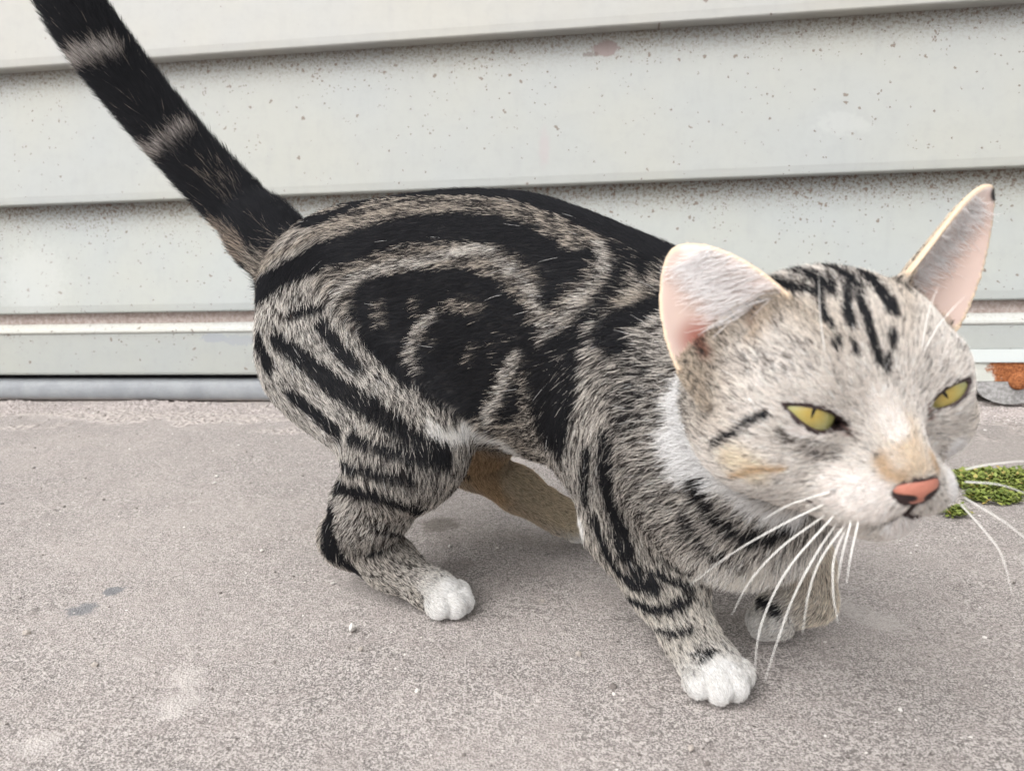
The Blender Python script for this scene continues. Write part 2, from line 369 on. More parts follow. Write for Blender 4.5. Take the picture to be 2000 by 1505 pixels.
for k_ in range(24): F.append((2 * k_, 2 * k_ + 1, 2 * k_ + 3, 2 * k_ + 2))
F.append(tuple(range(0, 50, 2))); F.append(tuple(range(1, 50, 2))[::-1]); F.append((0, 48, 49, 1))
plate = mesh_obj('hinge_plate', V, F, plate_mat, wall)
V, F = [], []
ub, zb = on_wall(1985, 742)
for j, (r_, o_) in enumerate(((.0112, .0035), (.0112, .0075), (.0090, .0105), (.0045, .0122))):
    for k_ in range(20):
        a = 2 * math.pi * k_ / 20; V.append(WL(ub + r_ * math.cos(a), o_, zb + r_ * math.sin(a)))
for j in range(3):
    for k_ in range(20): F.append((j * 20 + k_, j * 20 + (k_ + 1) % 20, (j + 1) * 20 + (k_ + 1) % 20, (j + 1) * 20 + k_))
F.append(tuple(range(60, 80)))
mesh_obj('bolt', V, F, rust_mat, plate, True)
profile('mortar_base', [(-.04, -.001), (-.004, -.001), (-.007, .0055), (-.04, .0055)], ground_mat, u0=UR + .05)

# ------------------------------------------------------------------ weeds at the right
nt = NT('weed_leaf'); isl = nt.n('ShaderNodeNewGeometry').outputs['Random Per Island']
c = nt.mix(isl, (.085, .125, .022), (.25, .285, .065)); c = nt.mix(nt.ramp(isl, .90, .96), c, (.33, .25, .08))
nt.b.inputs['Subsurface Weight'].default_value = 0
leaf_mat = nt.fin(c, .55, .35)
def weeds(cx, rx, ry, n, hmax, label):
    V, F = [], []
    for i in range(n):
        a, q = rng.uniform(0, 6.28), math.sqrt(rng.random())
        bump_ = .55 + .45 * math.sin(i * 1.7)
        b = cx + WX * (rx * q * math.cos(a)) + np.array([0, 1, 0]) * (ry * q * math.sin(a))
        top = b + np.array([rng.normal(0, .003), rng.normal(0, .003), hmax * (1 - q * q * .8) * rng.uniform(.3, 1.0)])
        for k_ in range(rng.integers(4, 8)):
            t = rng.uniform(.35, 1.0); o_ = b * (1 - t) + top * t; th = rng.uniform(0, 6.28); el = rng.uniform(-.1, 1.0)
            d_ = np.array([math.cos(th) * math.cos(el), math.sin(th) * math.cos(el), math.sin(el)]); s_ = np.array([-math.sin(th), math.cos(th), 0])
            l, w = rng.uniform(.0030, .0070), rng.uniform(.0010, .0021); k0 = len(V); dn = np.array([0, 0, -.18 * l])
            V += [o_, o_ + d_ * l * .45 + s_ * w, o_ + d_ * l + dn, o_ + d_ * l * .45 - s_ * w, o_ + d_ * l * .5 - np.array([0, 0, .0004])]
            F += [(k0, k0 + 1, k0 + 4), (k0 + 1, k0 + 2, k0 + 4), (k0 + 2, k0 + 3, k0 + 4), (k0 + 3, k0, k0 + 4)]
        k0 = len(V); s_ = np.array([.0004, 0, 0]); V += [b - s_, b + s_, top]; F += [(k0, k0 + 1, k0 + 2)]
    V, F = np.array(V), np.array(F)
    tag(mesh_np('weeds', V, F, leaf_mat, smooth=False), label, 'weeds', kind='stuff')
g_ = G(1985, 945)
weeds(g_, .060, .036, 700, .011, 'patch of small bright green weeds by the hinge plate')
weeds(G(1940, 975), .022, .012, 90, .009, 'thin fringe of green weeds in front of the larger weed patch')
weeds(G(1862, 1002), .010, .006, 40, .009, 'single small green sprig on the concrete behind the muzzle')

# ------------------------------------------------------------------ the cat: a signed distance body, meshed once
HEADV, LATV = unit((0.82, -0.57, 0)), unit((0.57, 0.82, 0))      # body heading; away from the camera
TAILB = np.array([-0.166, 0.57, 0.0])                            # tail base on the ground plan
def B(s, n, z):                                                  # body frame: along the spine, sideways, up
    return TAILB + HEADV * s + LATV * n + np.array([0, 0, z])

def smin(a, b, k):
    h = np.maximum(k - np.abs(a - b), 0) / k
    return np.minimum(a, b) - h * h * k * 0.25
def smax(a, b, k): return -smin(-a, -b, k)

class Cone:
    def __init__(s, a, b, r1, r2, k=.012, flow=None, reg='leg'):
        s.a, s.b, s.r1, s.r2, s.k, s.reg = np.asarray(a, float), np.asarray(b, float), r1, r2, k, reg
        s.flow = unit(s.b - s.a) if flow is None else unit(flow)
        s.c = (s.a + s.b) / 2; s.R = np.linalg.norm(s.b - s.a) / 2 + max(r1, r2)
    def d(s, p):
        ba = s.b - s.a; pa = p - s.a
        t = np.clip(pa @ ba / (ba @ ba), 0, 1)
        return np.linalg.norm(pa - t[..., None] * ba, axis=-1) - (s.r1 + (s.r2 - s.r1) * t)
class Ell:
    def __init__(s, c, axes, r, k=.012, flow=None, reg='leg'):
        s.c, s.M, s.r, s.k, s.reg = np.asarray(c, float), np.asarray(axes, float), np.asarray(r, float), k, reg   # rows of M are axes
        s.flow = None if flow is None else unit(flow); s.R = max(r)
    def d(s, p):
        q = (p - s.c) @ s.M.T
        k0 = np.linalg.norm(q / s.r, axis=-1); k1 = np.linalg.norm(q / (s.r * s.r), axis=-1)
        return k0 * (k0 - 1) / np.maximum(k1, 1e-6)
class Trunk:
    #        s      ztop   zbot   w      n0
    T = np.array([
        (-.010, .196, .172, .010, .000),
        (.000, .210, .150, .026, .000),
        (.030, .228, .130, .040, .000),
        (.070, .239, .116, .048, .000),
        (.120, .245, .105, .053, .000),
        (.170, .246, .098, .055, .000),
        (.220, .241, .091, .054, .000),
        (.270, .223, .084, .050, .000),
        (.310, .201, .080, .046, .000),
        (.345, .178, .088, .038, .000),
        (.372, .155, .110, .020, .000)])
    k, reg = .012, 'trunk'
    def __init__(s):
        ss = np.linspace(-.010, .372, 200); s.ss = ss
        def sm(col):
            y = np.interp(ss, s.T[:, 0], s.T[:, col])
            for _ in range(3): y[5:-5] = np.convolve(y, np.ones(11) / 11, 'same')[5:-5]
            return y
        s.zt, s.zb, s.w, s.n0 = sm(1), sm(2), sm(3), sm(4)
        s.flow = unit(-HEADV + np.array([0, 0, -.25])); s.c = B(.18, 0, .16); s.R = .24
    def d(s, p):
        q = p - TAILB; S = q @ HEADV; n = q @ LATV; z = p[..., 2]
        Sc = np.clip(S, -.010, .372)
        zt, zb, w, n0 = (np.interp(Sc, s.ss, a) for a in (s.zt, s.zb, s.w, s.n0))
        zc, hh = (zt + zb) / 2, (zt - zb) / 2
        a, b = (n - n0) / w, (z - zc) / hh
        k0 = np.sqrt(a * a + b * b) + 1e-9
        k1 = np.sqrt((a / w) ** 2 + (b / hh) ** 2) + 1e-9
        e = k0 * (k0 - 1) / k1
        return np.sqrt(np.maximum(e, 0) ** 2 + (S - Sc) ** 2) + np.minimum(e, 0)

PR = [Trunk()]
def cone(*a, **k): PR.append(Cone(*a, **k))
def chain(pts, rs, k=.012, reg='leg', flow=None):
    for i in range(len(pts) - 1): cone(pts[i], pts[i + 1], rs[i], rs[i + 1], k=k, reg=reg, flow=flow)
I3 = np.eye(3)
ZUP = np.array([0, 0, 1.0])
def paw(base, toe, width, reg='paw', lift=0.0, tilt=0.0):
    """a paw from the wrist end to the toes: a flat pad, four toes fanned at the front"""
    f = unit(toe - base); up = unit(ZUP - f * f[2]); sd = np.cross(f, up); up = np.cross(sd, f)
    w = width / 2
    PR.append(Ell(toe - f * .011 + up * .0015, [f, sd, up], (.0165, w * .92, .0098), k=.007, flow=f, reg=reg))
    for j, (o, fw, r) in enumerate(((-.76, -.0035, .0068), (-.27, .0022, .0074), (.27, .0022, .0074), (.76, -.0035, .0068))):
        c = toe + sd * (o * w) + f * fw + up * (-.001)
        PR.append(Ell(c, [f, sd, up], (r * 1.25, r * .92, r * 1.08), k=.0011, flow=unit(f - .3 * up), reg=reg))
# near hind leg
knee, hock, ball, toe = U(795, 885, .432), U(683, 1046, .480), U(838, 1150, .461), U(884, 1170, .452)
chain([B(.078, -.016, .178), B(.093, -.032, .148), knee], [.045, .043, .029], k=.035, reg='thigh')
chain([knee, U(728, 985, .462), hock], [.028, .0205, .0148], k=.014, reg='shank')
chain([hock + np.array([-.001, .001, -.001]), U(760, 1098, .472), ball], [.0140, .0124, .0112], k=.014, reg='foot')
PAW_NH = (ball, toe); paw(ball, toe, .026)
# far hind leg
kneeF, hockF, ballF, toeF = B(.155, .05, .105), U(925, 905, .575), U(1095, 1008, .553), U(1140, 1028, .548)
chain([B(.075, .016, .178), B(.105, .032, .150), kneeF], [.050, .044, .030], k=.02, reg='thigh')
chain([kneeF, hockF], [.030, .0165], k=.012, reg='shankfar')
chain([hockF, U(1010, 955, .565), ballF], [.0165, .0145, .0125], k=.008, reg='footfar')
paw(ballF, toeF, .027, reg='pawfar')
# near fore leg
shn, elb, wri, bal = U(1250, 800, .395), U(1252, 1010, .405), U(1345, 1235, .383), U(1386, 1300, .374)
chain([U(1215, 700, .405), shn, elb], [.034, .040, .028], k=.025, reg='shoulder', flow=(0, 0.1, -1))
chain([elb, U(1298, 1130, .395), wri], [.027, .0168, .0118], k=.014, reg='fore')
chain([wri, bal], [.0118, .0122], k=.008, reg='fore')
paw(bal, U(1410, 1326, .363), .029)
# far fore leg, lifted and folded at the wrist
chain([U(1490, 900, .432), U(1542, 1030, .420), U(1572, 1105, .415), U(1584, 1168, .410)], [.024, .0155, .0120, .0108], k=.012, reg='forefar')
chain([U(1584, 1168, .410), U(1526, 1190, .414)], [.0110, .0105], k=.007, reg='forefar')
paw(U(1540, 1184, .413), U(1500, 1206, .415), .025, reg='pawfarf')
# tail
TAILP = [B(.022, 0, .196), U(492, 432, .570), U(385, 320, .575), U(288, 208, .575), U(200, 98, .570), U(137, 0, .565), U(95, -100, .558), U(85, -190, .548)]
TAILR = [.022, .0185, .0170, .0172, .0178, .0172, .0155, .011]
def catmull(P, n):
    P = [np.atleast_1d(np.asarray(p, float)) for p in P]; P = [2 * P[0] - P[1]] + P + [2 * P[-1] - P[-2]]; out = []
    for i in range(1, len(P) - 2):
        for t in np.arange(n) / n:
            a, b, c, d = P[i - 1:i + 3]
            out.append(.5 * (2 * b + (c - a) * t + (2 * a - 5 * b + 4 * c - d) * t * t + (3 * b - a - 3 * c + d) * t ** 3))
    return out + [P[-2]]
_tp, _tr = catmull(TAILP, 5), [float(v[0]) for v in catmull(TAILR, 5)]
chain(_tp[:6], _tr[:6], k=.010, reg='tail'); chain(_tp[5:], _tr[5:], k=.002, reg='tail')

# head frame (fitted to eyes, nose, mouth and cheeks of the photograph)
yw, pt, ro = (math.radians(v) for v in (8.4, 18.9, 8.2))
Rz = np.array([[math.cos(ro), -math.sin(ro), 0], [math.sin(ro), math.cos(ro), 0], [0, 0, 1]])
Ry = np.array([[math.cos(yw), 0, math.sin(yw)], [0, 1, 0], [-math.sin(yw), 0, math.cos(yw)]])
Rx = np.array([[1, 0, 0], [0, math.cos(pt), -math.sin(pt)], [0, math.sin(pt), math.cos(pt)]])
HM = np.stack([RT, UP, -FW], 1) @ Rz @ Ry @ Rx           # columns: head right (picture), up, forward
HT = U(1619.8, 776.8, .2812)
def H(x, y, z): return HT + HM @ (np.array([x, y, z]) * .01)
HAX = HM.T
# neck and chest
chain([B(.285, 0, .148), U(1420, 830, .372), H(-.6, -.6, -2.4)], [.050, .046, .036], k=.03, reg='neck', flow=-(HT - B(.25, 0, .10)))
chain([B(.335, -.002, .125), U(1465, 985, .372)], [.043, .030], k=.03, reg='chest', flow=(-.2, .5, -1))
HEADPR = []
def hell(c, r, k=.008, rot=None):
    HEADPR.append(Ell(H(*c), HAX if rot is None else rot @ HAX, np.array(r) * .01, k=k, reg='head'))
def hcone(a, b, r1, r2, k=.008): HEADPR.append(Cone(H(*a), H(*b), r1 * .01, r2 * .01, k=k, reg='head'))
hell((0, .9, -.6), (4.0, 3.6, 4.0))
hell((0, 2.3, .9), (2.9, 1.7, 2.2), k=.012)
for sx in (-1, 1):
    hell((2.95 if sx > 0 else -2.7, -1.0 + .2 * (sx > 0), .3), (2.1, 1.85, 2.4), k=.014)
    hell((sx * 2.3, .8, 2.0), (1.45, 1.35, 1.25), k=.008)       # orbit
    hell((sx * .95, -2.0, 3.55), (1.26, .94, 1.16), k=.007)      # whisker pad
    hcone((sx * .7, 1.85, 2.55), (sx * 2.9, 1.70, 1.85), .55, .58, k=.008)   # brow
hcone((0, 1.3, 2.3), (0, -.75, 4.15), 1.05, .85, k=.010)
hell((0, -1.35, 4.2), (.95, .75, .75), k=.006)
hell((0, -3.10, 3.05), (1.25, .78, 1.15), k=.005)
hell((0, -2.2, .9), (2.7, 1.7, 2.6), k=.012)

class Ear:
    def __init__(s, base, tip, front, W, cup, t=.0017):
        s.o = base; s.L = np.linalg.norm(tip - base); s.A = (tip - base) / s.L
        f = np.asarray(front, float); s.F = unit(f - s.A * (f @ s.A)); s.X = np.cross(s.A, s.F)
        s.W, s.cup, s.t, s.c, s.R, s.k, s.reg = W, cup, t, (base + tip) / 2, s.L * .5 + W, .004, 'ear'
        s.flow = s.A
    def loc(s, p):
        q = p - s.o; return q @ s.A, q @ s.X, q @ s.F
    def hw(s, a):
        u = np.clip(a / s.L, 0, 1)
        w = s.W * np.power(np.maximum(1 - np.power(u, 1.75), 0), .62)
        return np.where(a < 0, s.W * (1 - .0 * a), w)
    def mid(s, a, x): return s.cup * x * x / s.W - .04 * np.maximum(a, 0) * (a / s.L)
    def d(s, p):
        a, x, y = s.loc(p)
        hw = s.hw(a)
        e = (np.abs(y - s.mid(a, x)) - s.t) / np.sqrt(1 + (2 * s.cup * x / s.W) ** 2)
        side = (np.abs(x) - hw) * .75
        return smax(smax(e, side, .0016), np.maximum(-a - .012, a - s.L), .0012)
EARS = [Ear(H(-3.15, 2.55, -.6), U(1313, 482, .272), U(1330, 640, .2) - H(-3.4, 3, -.6), .0235, .62),
        Ear(H(2.95, 2.7, -.8), U(1950, 362, .283), H(3.2 + 1.5, 3, 6.0) - H(3.2, 3, -.8), .0192, .70)]
# eyes: ball centre in the head, outline corners read off the face
class Eye: pass
EYES = []
for cpos, outer, inner, top, bot, look in (
        ((-2.38, .72, 2.05), (1528, 790), (1650, 828), ((.30, .085), (.66, .085)), ((.35, -.18), (.70, -.185)), (1588, 806)),
        ((2.42, .72, 2.05), (1893, 744), (1806, 803), ((.30, .09), (.65, .10)), ((.35, -.175), (.65, -.16)), (1846, 770))):
    e = Eye(); e.c = H(*cpos); e.r = .0118
    def hit(px, py, r):
        d = unit(ray(px, py)); oc = CAM - e.c; b = oc @ d; q = b * b - (oc @ oc - r * r)
        return CAM + d * (-b - math.sqrt(max(q, 0)))
    e.po, e.pi = hit(*outer, e.r * 1.03), hit(*inner, e.r * 1.03)
    e.look = unit(hit(*look, e.r) - e.c)
    e.X = unit(e.pi - e.po); m = (e.po + e.pi) / 2
    e.F = unit(CAM - e.c); e.F = unit(e.F - e.X * (e.F @ e.X)); e.Y = np.cross(e.F, e.X)
    if e.Y @ UP < 0: e.Y = -e.Y
    e.m, e.hw = m, np.linalg.norm(e.pi - e.po) / 2
    us = np.array([0, top[0][0], top[1][0], 1]); e.tu, e.tv = us, np.array([0, top[0][1], top[1][1], 0]) * 2 * e.hw
    us = np.array([0, bot[0][0], bot[1][0], 1]); e.bu, e.bv = us, np.array([0, bot[0][1], bot[1][1], 0]) * 2 * e.hw
    def curve(u, xs, ys):                                     # smooth lid curve through four points
        c = np.polyfit(xs, ys, 3); return np.polyval(c, u)
    e.top = lambda u, e=e, c=curve: c(u, e.tu, e.tv)
    e.bot = lambda u, e=e, c=curve: c(u, e.bu, e.bv)
    EYES.append(e)
def eye_cut(e, p):
    q = p - e.m; x, y, f = q @ e.X, q @ e.Y, (p - e.c) @ e.F
    u = np.clip((x + e.hw) / (2 * e.hw), 0, 1)
    d2 = np.maximum(np.maximum(y - e.top(u), e.bot(u) - y), np.abs(x) - e.hw)
    return np.maximum(d2, .001 - f)
MOUTH = [H(0, -1.95, 4.75), H(0, -2.45, 4.45), H(-.45, -2.72, 4.32), H(-1.1, -2.78, 3.95), H(-1.75, -2.62, 3.3), H(-2.2, -2.35, 2.6)]
MOUTH2 = [H(0, -2.45, 4.45), H(.45, -2.72, 4.32), H(1.1, -2.78, 3.95), H(1.75, -2.62, 3.3)]
GROOVES = [Cone(a, b, .0011, .0011) for L in (MOUTH, MOUTH2) for a, b in zip(L, L[1:])]
for e in EYES: e.R, e.k = .02, 0

def near(blocks_c, c, R, half): return np.linalg.norm(blocks_c - c, axis=1) < R + half
def field(P, bc=None, half=0.0):
    """P: (nb, m, 3) points in blocks with centres bc"""
    d = np.full(P.shape[:-1], .05); hd = np.full(P.shape[:-1], .05)
    for lst, D in ((PR, d), (HEADPR, hd)):
        for q in lst:
            i = near(bc, q.c, q.R + .036, half)
            if i.any(): D[i] = smin(D[i], q.d(P[i]), q.k)
    d = smin(d, hd, .016)
    for q in EARS:
        i = near(bc, q.c, q.R + .01, half)
        if i.any():
            pp = P[i]; a, x, y = q.loc(pp)
            # hollow the skull in front of the ear's base, then add the shell
            hollow = np.sqrt(((a - .011) / .011) ** 2 + (x / (q.W * .62)) ** 2 + ((y - q.mid(a, x) - .007) / .008) ** 2) - 1
            dd = smax(d[i], -hollow * .009, .004)
            d[i] = smin(dd, q.d(pp), q.k)
    for e in EYES:
        i = near(bc, e.c, .02, half)
        if i.any(): d[i] = smax(d[i], -eye_cut(e, P[i]), .0006)
    for q in GROOVES:
        i = near(bc, q.c, q.R + .01, half)
        if i.any(): d[i] = smax(d[i], -q.d(P[i]), .0012)
    return d

def surface_nets(fn, lo, hi, h, cull):
    n = 8; bs = n * h
    nb = np.ceil((hi - lo) / bs).astype(int)
    bi = np.stack(np.meshgrid(*[np.arange(k) for k in nb], indexing='ij'), -1).reshape(-1, 3)
    bc = lo + (bi + .5) * bs
    keep = np.concatenate([np.abs(fn(bc[i:i + 20000][:, None, :], bc[i:i + 20000], 0.0)[:, 0]) < cull for i in range(0, len(bc), 20000)])
    bi, bc = bi[keep], bc[keep]
    off = np.stack(np.meshgrid(*[np.arange(n + 1)] * 3, indexing='ij'), -1).reshape(-1, 3)
    N = nb * n + 2
    key = lambda c: (c[..., 0] * N[1] + c[..., 1]) * N[2] + c[..., 2]
    vk, vp, ek, eflip = [], [], [[], [], []], [[], [], []]
    for s in range(0, len(bi), 400):
        g = bi[s:s + 400, None, :] * n + off[None]
        D = fn(lo + g * h, bc[s:s + 400], bs * .87).reshape(-1, n + 1, n + 1, n + 1)
        G0 = bi[s:s + 400] * n
        acc = np.zeros(D[:, :n, :n, :n].shape + (3,)); cnt = np.zeros(D[:, :n, :n, :n].shape)
        for ax in range(3):
            sl0 = [slice(None)] * 4; sl1 = [slice(None)] * 4
            sl0[ax + 1] = slice(0, n); sl1[ax + 1] = slice(1, n + 1)
            a, b = D[tuple(sl0)], D[tuple(sl1)]
            cr_ = (a < 0) != (b < 0); t = np.where(cr_, a / np.where(a == b, 1, a - b), 0)
            o = [x for x in range(3) if x != ax]
            for du in (0, 1):
                for dv in (0, 1):
                    sl = [slice(None)] * 4; sl[o[0] + 1] = slice(du, n + du); sl[o[1] + 1] = slice(dv, n + dv)
                    c_, t_ = cr_[tuple(sl)], t[tuple(sl)]
                    cnt += c_; acc[..., ax] += t_; acc[..., o[0]] += c_ * du; acc[..., o[1]] += c_ * dv
            sl = [slice(None)] * 4
            for x in o: sl[x + 1] = slice(0, n)
            w = np.argwhere(cr_[tuple(sl)])
            ek[ax].append(G0[w[:, 0]] + w[:, 1:]); eflip[ax].append(a[tuple(sl)][tuple(w.T)] < 0)
        w = np.argwhere(cnt > 0)
        cell = G0[w[:, 0]] + w[:, 1:]
        ix = tuple(w.T)
        vk.append(key(cell)); vp.append(lo + (cell + acc[ix] / cnt[ix][:, None]) * h)
    vk, vp = np.concatenate(vk), np.concatenate(vp)
    o = np.argsort(vk); vk, vp = vk[o], vp[o]
    quads = []
    for ax in range(3):
        E, fl = np.concatenate(ek[ax]), np.concatenate(eflip[ax])
        o = [(ax + 1) % 3, (ax + 2) % 3]
        q = []
        for du, dv in ((0, 0), (1, 0), (1, 1), (0, 1)):
            c = E.copy(); c[:, o[0]] -= du; c[:, o[1]] -= dv; q.append(key(c))
        q = np.stack(q, 1); i = np.searchsorted(vk, q); i = np.minimum(i, len(vk) - 1)
        ok = (vk[i] == q).all(1); i = i[ok]; f_ = fl[ok]
        i = np.where(f_[:, None], i, i[:, ::-1])
        quads.append(i)
    return vp, np.concatenate(quads)

VOX = .0010
BV, BQ = surface_nets(field, np.array([-.36, .22, -.004]), np.array([.24, .68, .48]), VOX, .016)
# thin shells come off the grid rough: relax the ears' vertices a little
_e = np.unique(np.sort(np.concatenate([BQ[:, [0, 1]], BQ[:, [1, 2]], BQ[:, [2, 3]], BQ[:, [3, 0]]]), axis=1), axis=0)
_m = np.zeros(len(BV), bool)
for q in EARS: _m |= (np.abs(q.d(BV)) < .003) & (q.loc(BV)[0] > .002)
_e = _e[_m[_e].any(1)]
for _ in range(4):
    acc, cnt = np.zeros_like(BV), np.zeros(len(BV))
    np.add.at(acc, _e[:, 0], BV[_e[:, 1]]); np.add.at(acc, _e[:, 1], BV[_e[:, 0]]); np.add.at(cnt, _e[:, 0], 1); np.add.at(cnt, _e[:, 1], 1)
    BV = np.where(_m[:, None], .4 * BV + .6 * acc / np.maximum(cnt, 1)[:, None], BV)
cat = tag(link(bpy.data.objects.new('cat', None)), 'black and grey tabby cat with white paws walking on the concrete', 'cat')

# ------------------------------------------------------------------ coat pattern and groom, evaluated on the body's vertices
NV = len(BV)
_a, _b, _c, _dd = (BV[BQ[:, i]] for i in range(4))
_fn = np.cross(_c - _a, _dd - _b)
BN = np.zeros((NV, 3))
for i in range(4):
    for j in range(3): BN[:, j] += np.bincount(BQ[:, i], _fn[:, j], NV)
BN /= np.maximum(np.linalg.norm(BN, axis=1, keepdims=True), 1e-12)
if np.einsum('ij,ij->i', BN[:2000], BV[:2000] - BV.mean(0)).mean() < 0: BN = -BN; BQ = BQ[:, ::-1].copy()
ALL = PR + HEADPR + EARS
Dm = np.stack([q.d(BV) for q in ALL], 1)
Wt = np.exp(-np.maximum(Dm, 0) / .005); Wt /= Wt.sum(1, keepdims=True)
NOSEP = H(0, -.9, 5.3)
flow = np.zeros((NV, 3))
LEN = dict(trunk=.0068, thigh=.0078, shank=.0075, foot=.0048, paw=.0025, shankfar=.008, footfar=.006, pawfar=.004, pawfarf=.003,
           shoulder=.0086, fore=.0060, forefar=.006, tail=.0155, neck=.0115, chest=.0110, head=.0060, ear=.0018)
LIFT = dict(trunk=.17, thigh=.24, shank=.36, foot=.30, paw=.30, shankfar=.3, footfar=.3, pawfar=.3, pawfarf=.3, shoulder=.26, fore=.32, forefar=.3,
            tail=.58, neck=.34, chest=.40, head=.30, ear=.30)
vlen, vlift = np.zeros(NV), np.zeros(NV)
hv = BV - NOSEP
hv /= np.linalg.norm(hv, axis=1, keepdims=True)
for i, q in enumerate(ALL):
    fl = hv if q.reg == 'head' else q.flow
    flow += Wt[:, i:i + 1] * fl
    vlen += Wt[:, i] * LEN[q.reg]; vlift += Wt[:, i] * LIFT[q.reg]
regs = sorted(set(q.reg for q in ALL))
RW = {r: sum(Wt[:, i] for i, q in enumerate(ALL) if q.reg == r) for r in regs}
hl = (BV - HT) @ HM * 100                                      # head coordinates in cm
face = smooth01((hl[:, 2] - .2) / 2.6) * RW['head']
vlen = vlen * (1 - .52 * face)
vlen *= 1 - .45 * smooth01((hl[:, 2] - 3.2) / 1.0) * RW['head'] * smooth01((hl[:, 1] + 2.2) / .8)
vlen *= 1 + .45 * smooth01((-hl[:, 2] + .6) / 1.5) * RW['head']
belly = smooth01((-BN[:, 2] - .1) / .6) * (RW['trunk'] + RW['chest'])
vlen *= 1 + .30 * belly; vlift += .35 * belly
flow -= np.einsum('ij,ij->i', flow, BN)[:, None] * BN
flow /= np.maximum(np.linalg.norm(flow, axis=1, keepdims=True), 1e-9)

BLACK = np.array([.012, .0115, .0125])
AGOUTI, PALE, WHITE = (.64, .565, .48), (.80, .745, .68), (.86, .845, .825)
light = np.tile(np.array(AGOUTI), (NV, 1)); dk = np.full(NV, .64)
def base(r, c, d):
    global light, dk
    w = RW[r]; light = light * (1 - w[:, None]) + np.array(c) * w[:, None]; dk = dk * (1 - w) + d * w
base('head', (.84, .785, .735), .15); base('ear', (.72, .61, .49), .12)
for r in ('thigh', 'shank', 'shoulder'): base(r, (.78, .735, .68), .40)
base('foot', (.70, .65, .585), .42); base('fore', (.76, .71, .64), .30)
base('neck', (.80, .75, .69), .50); base('chest', (.88, .84, .79), .18)
base('paw', WHITE, .0); base('pawfar', WHITE, .02); base('pawfarf', WHITE, .0)
base('tail', (.40, .335, .28), .95); base('footfar', (.66, .54, .40), .06); base('shankfar', (.60, .44, .28), .10); base('forefar', (.84, .745, .63), .05)
def wob(P, f, seed):
    r_ = np.random.default_rng(seed); o = np.zeros(len(P))
    for _ in range(5):
        k_ = r_.normal(size=3) * f; o += np.sin(P @ k_ + r_.uniform(0, 6.28))
    return o / 2.2
BVH = BVHTree.FromPolygons([tuple(v) for v in BV], [tuple(map(int, q)) for q in BQ])
crops = {'A': (440, 340, 2.3256), 'B': (560, 780, 2.857), 'C': (1240, 330, 2.508), 'D': (1100, 850, 2.508), 'E': (1240, 680, 2.091), 'F': (0, 0, 2.687), 'P': (0, 0, 1.0)}
def stripe(crop, pts, hw, d=None, col=None, soft=.35, mirror=False, taper=0.0, only=None):
    """a band of coat laid on the skin: its centre line is cast onto the body, its width is kept in metres"""
    global light, dk
    ox, oy, sc = crops[crop]
    P = np.array([(ox + x / sc, oy + y / sc) for x, y in pts]); hw = hw / sc
    if len(P) == 1: Q = P
    else:
        seg = np.linalg.norm(np.diff(P, axis=0), axis=1); cum = np.r_[0, np.cumsum(seg)]
        t = np.linspace(0, cum[-1], max(3, int(cum[-1] / 4)))
        Q = np.stack([np.interp(t, cum, P[:, 0]), np.interp(t, cum, P[:, 1])], 1)
    hits, rad = [], []
    for j, (x, y) in enumerate(Q):
        r_ = ray(x, y); h_, _, fi_, dist = BVH.ray_cast(Vector(CAM), Vector(r_))
        if h_ is None: continue
        u = j / max(1, len(Q) - 1)
        vi = BQ[fi_]; hp = np.array(h_) - (flow[vi] * vlen[vi, None]).mean(0) * SHIFT
        hits.append(hp); rad.append(hw * (dist / np.linalg.norm(r_)) / FPX * (1 - taper * (2 * u - 1) ** 2) if len(Q) > 1 else hw * dist / np.linalg.norm(r_) / FPX)
    if not hits: return
    sets = [np.array(hits)]
    if mirror:
        M_ = sets[0]; n = (M_ - TAILB) @ LATV; sets.append(M_ - 2 * n[:, None] * LATV)
    rad = np.array(rad)
    for S in sets:
        m = rad.max() * 1.6 + .002
        idx = np.nonzero(((BV > S.min(0) - m) & (BV < S.max(0) + m)).all(1))[0]
        if not len(idx): continue
        best = np.full(len(idx), 9.0)
        for k_ in range(0, len(S), 40):
            dd_ = np.linalg.norm(BV[idx][:, None, :] - S[None, k_:k_ + 40], axis=2) / rad[None, k_:k_ + 40]
            best = np.minimum(best, dd_.min(1))
        w = smooth01((1 + soft - best) / (2 * soft))
        if only: w = w * sum(RW[r][idx] for r in only)
        if d is not None: dk[idx] = dk[idx] * (1 - w) + d * w
        if col is not None: light[idx] = light[idx] * (1 - w[:, None]) + np.array(col) * w[:, None]
K, SHIFT = .985, .50                                             # SHIFT: the band shows at the hairs' tips, so it is rooted upstream
def S_(crop, d, hw, *pts, **kw): stripe(crop, pts, hw, d=d, **kw)
def C_(crop, col, d, hw, *pts, **kw): stripe(crop, pts, hw, d=d, col=col, **kw)
M = dict(mirror=True)
# back and flank
S_('A', K, 46, (290, 205), (420, 215), (550, 160), (700, 100), (900, 84), (1150, 84), (1350, 104), (1500, 156), (1650, 220), (1800, 290), (1950, 380), **M)
C_('A', AGOUTI, .52, 58, (120, 400), (200, 400), **M)
C_('A', AGOUTI, .50, 25, (180, 400), (330, 320), (480, 240), (650, 188), (850, 156), (1030, 150), **M)
C_('A', AGOUTI, .52, 20, (1160, 140), (1330, 152), **M)
S_('A', .60, 20, (1420, 190), (1560, 260), (1680, 300), **M)
S_('A', K, 78, (150, 530), (300, 440), (450, 370), (650, 300), (850, 250), (1050, 235), (1200, 250), (1350, 300), (1450, 370), (1560, 440), **M)
S_('A', K, 60, (1480, 450), (1470, 560), **M)
S_('A', K, 52, (1560, 440), (1630, 370), **M)
S_('A', K, 65, (620, 580), (660, 720), (720, 850), (800, 930), **M)
S_('A', K, 58, (660, 520), (850, 500), (1050, 490), (1200, 540), (1320, 650), **M)
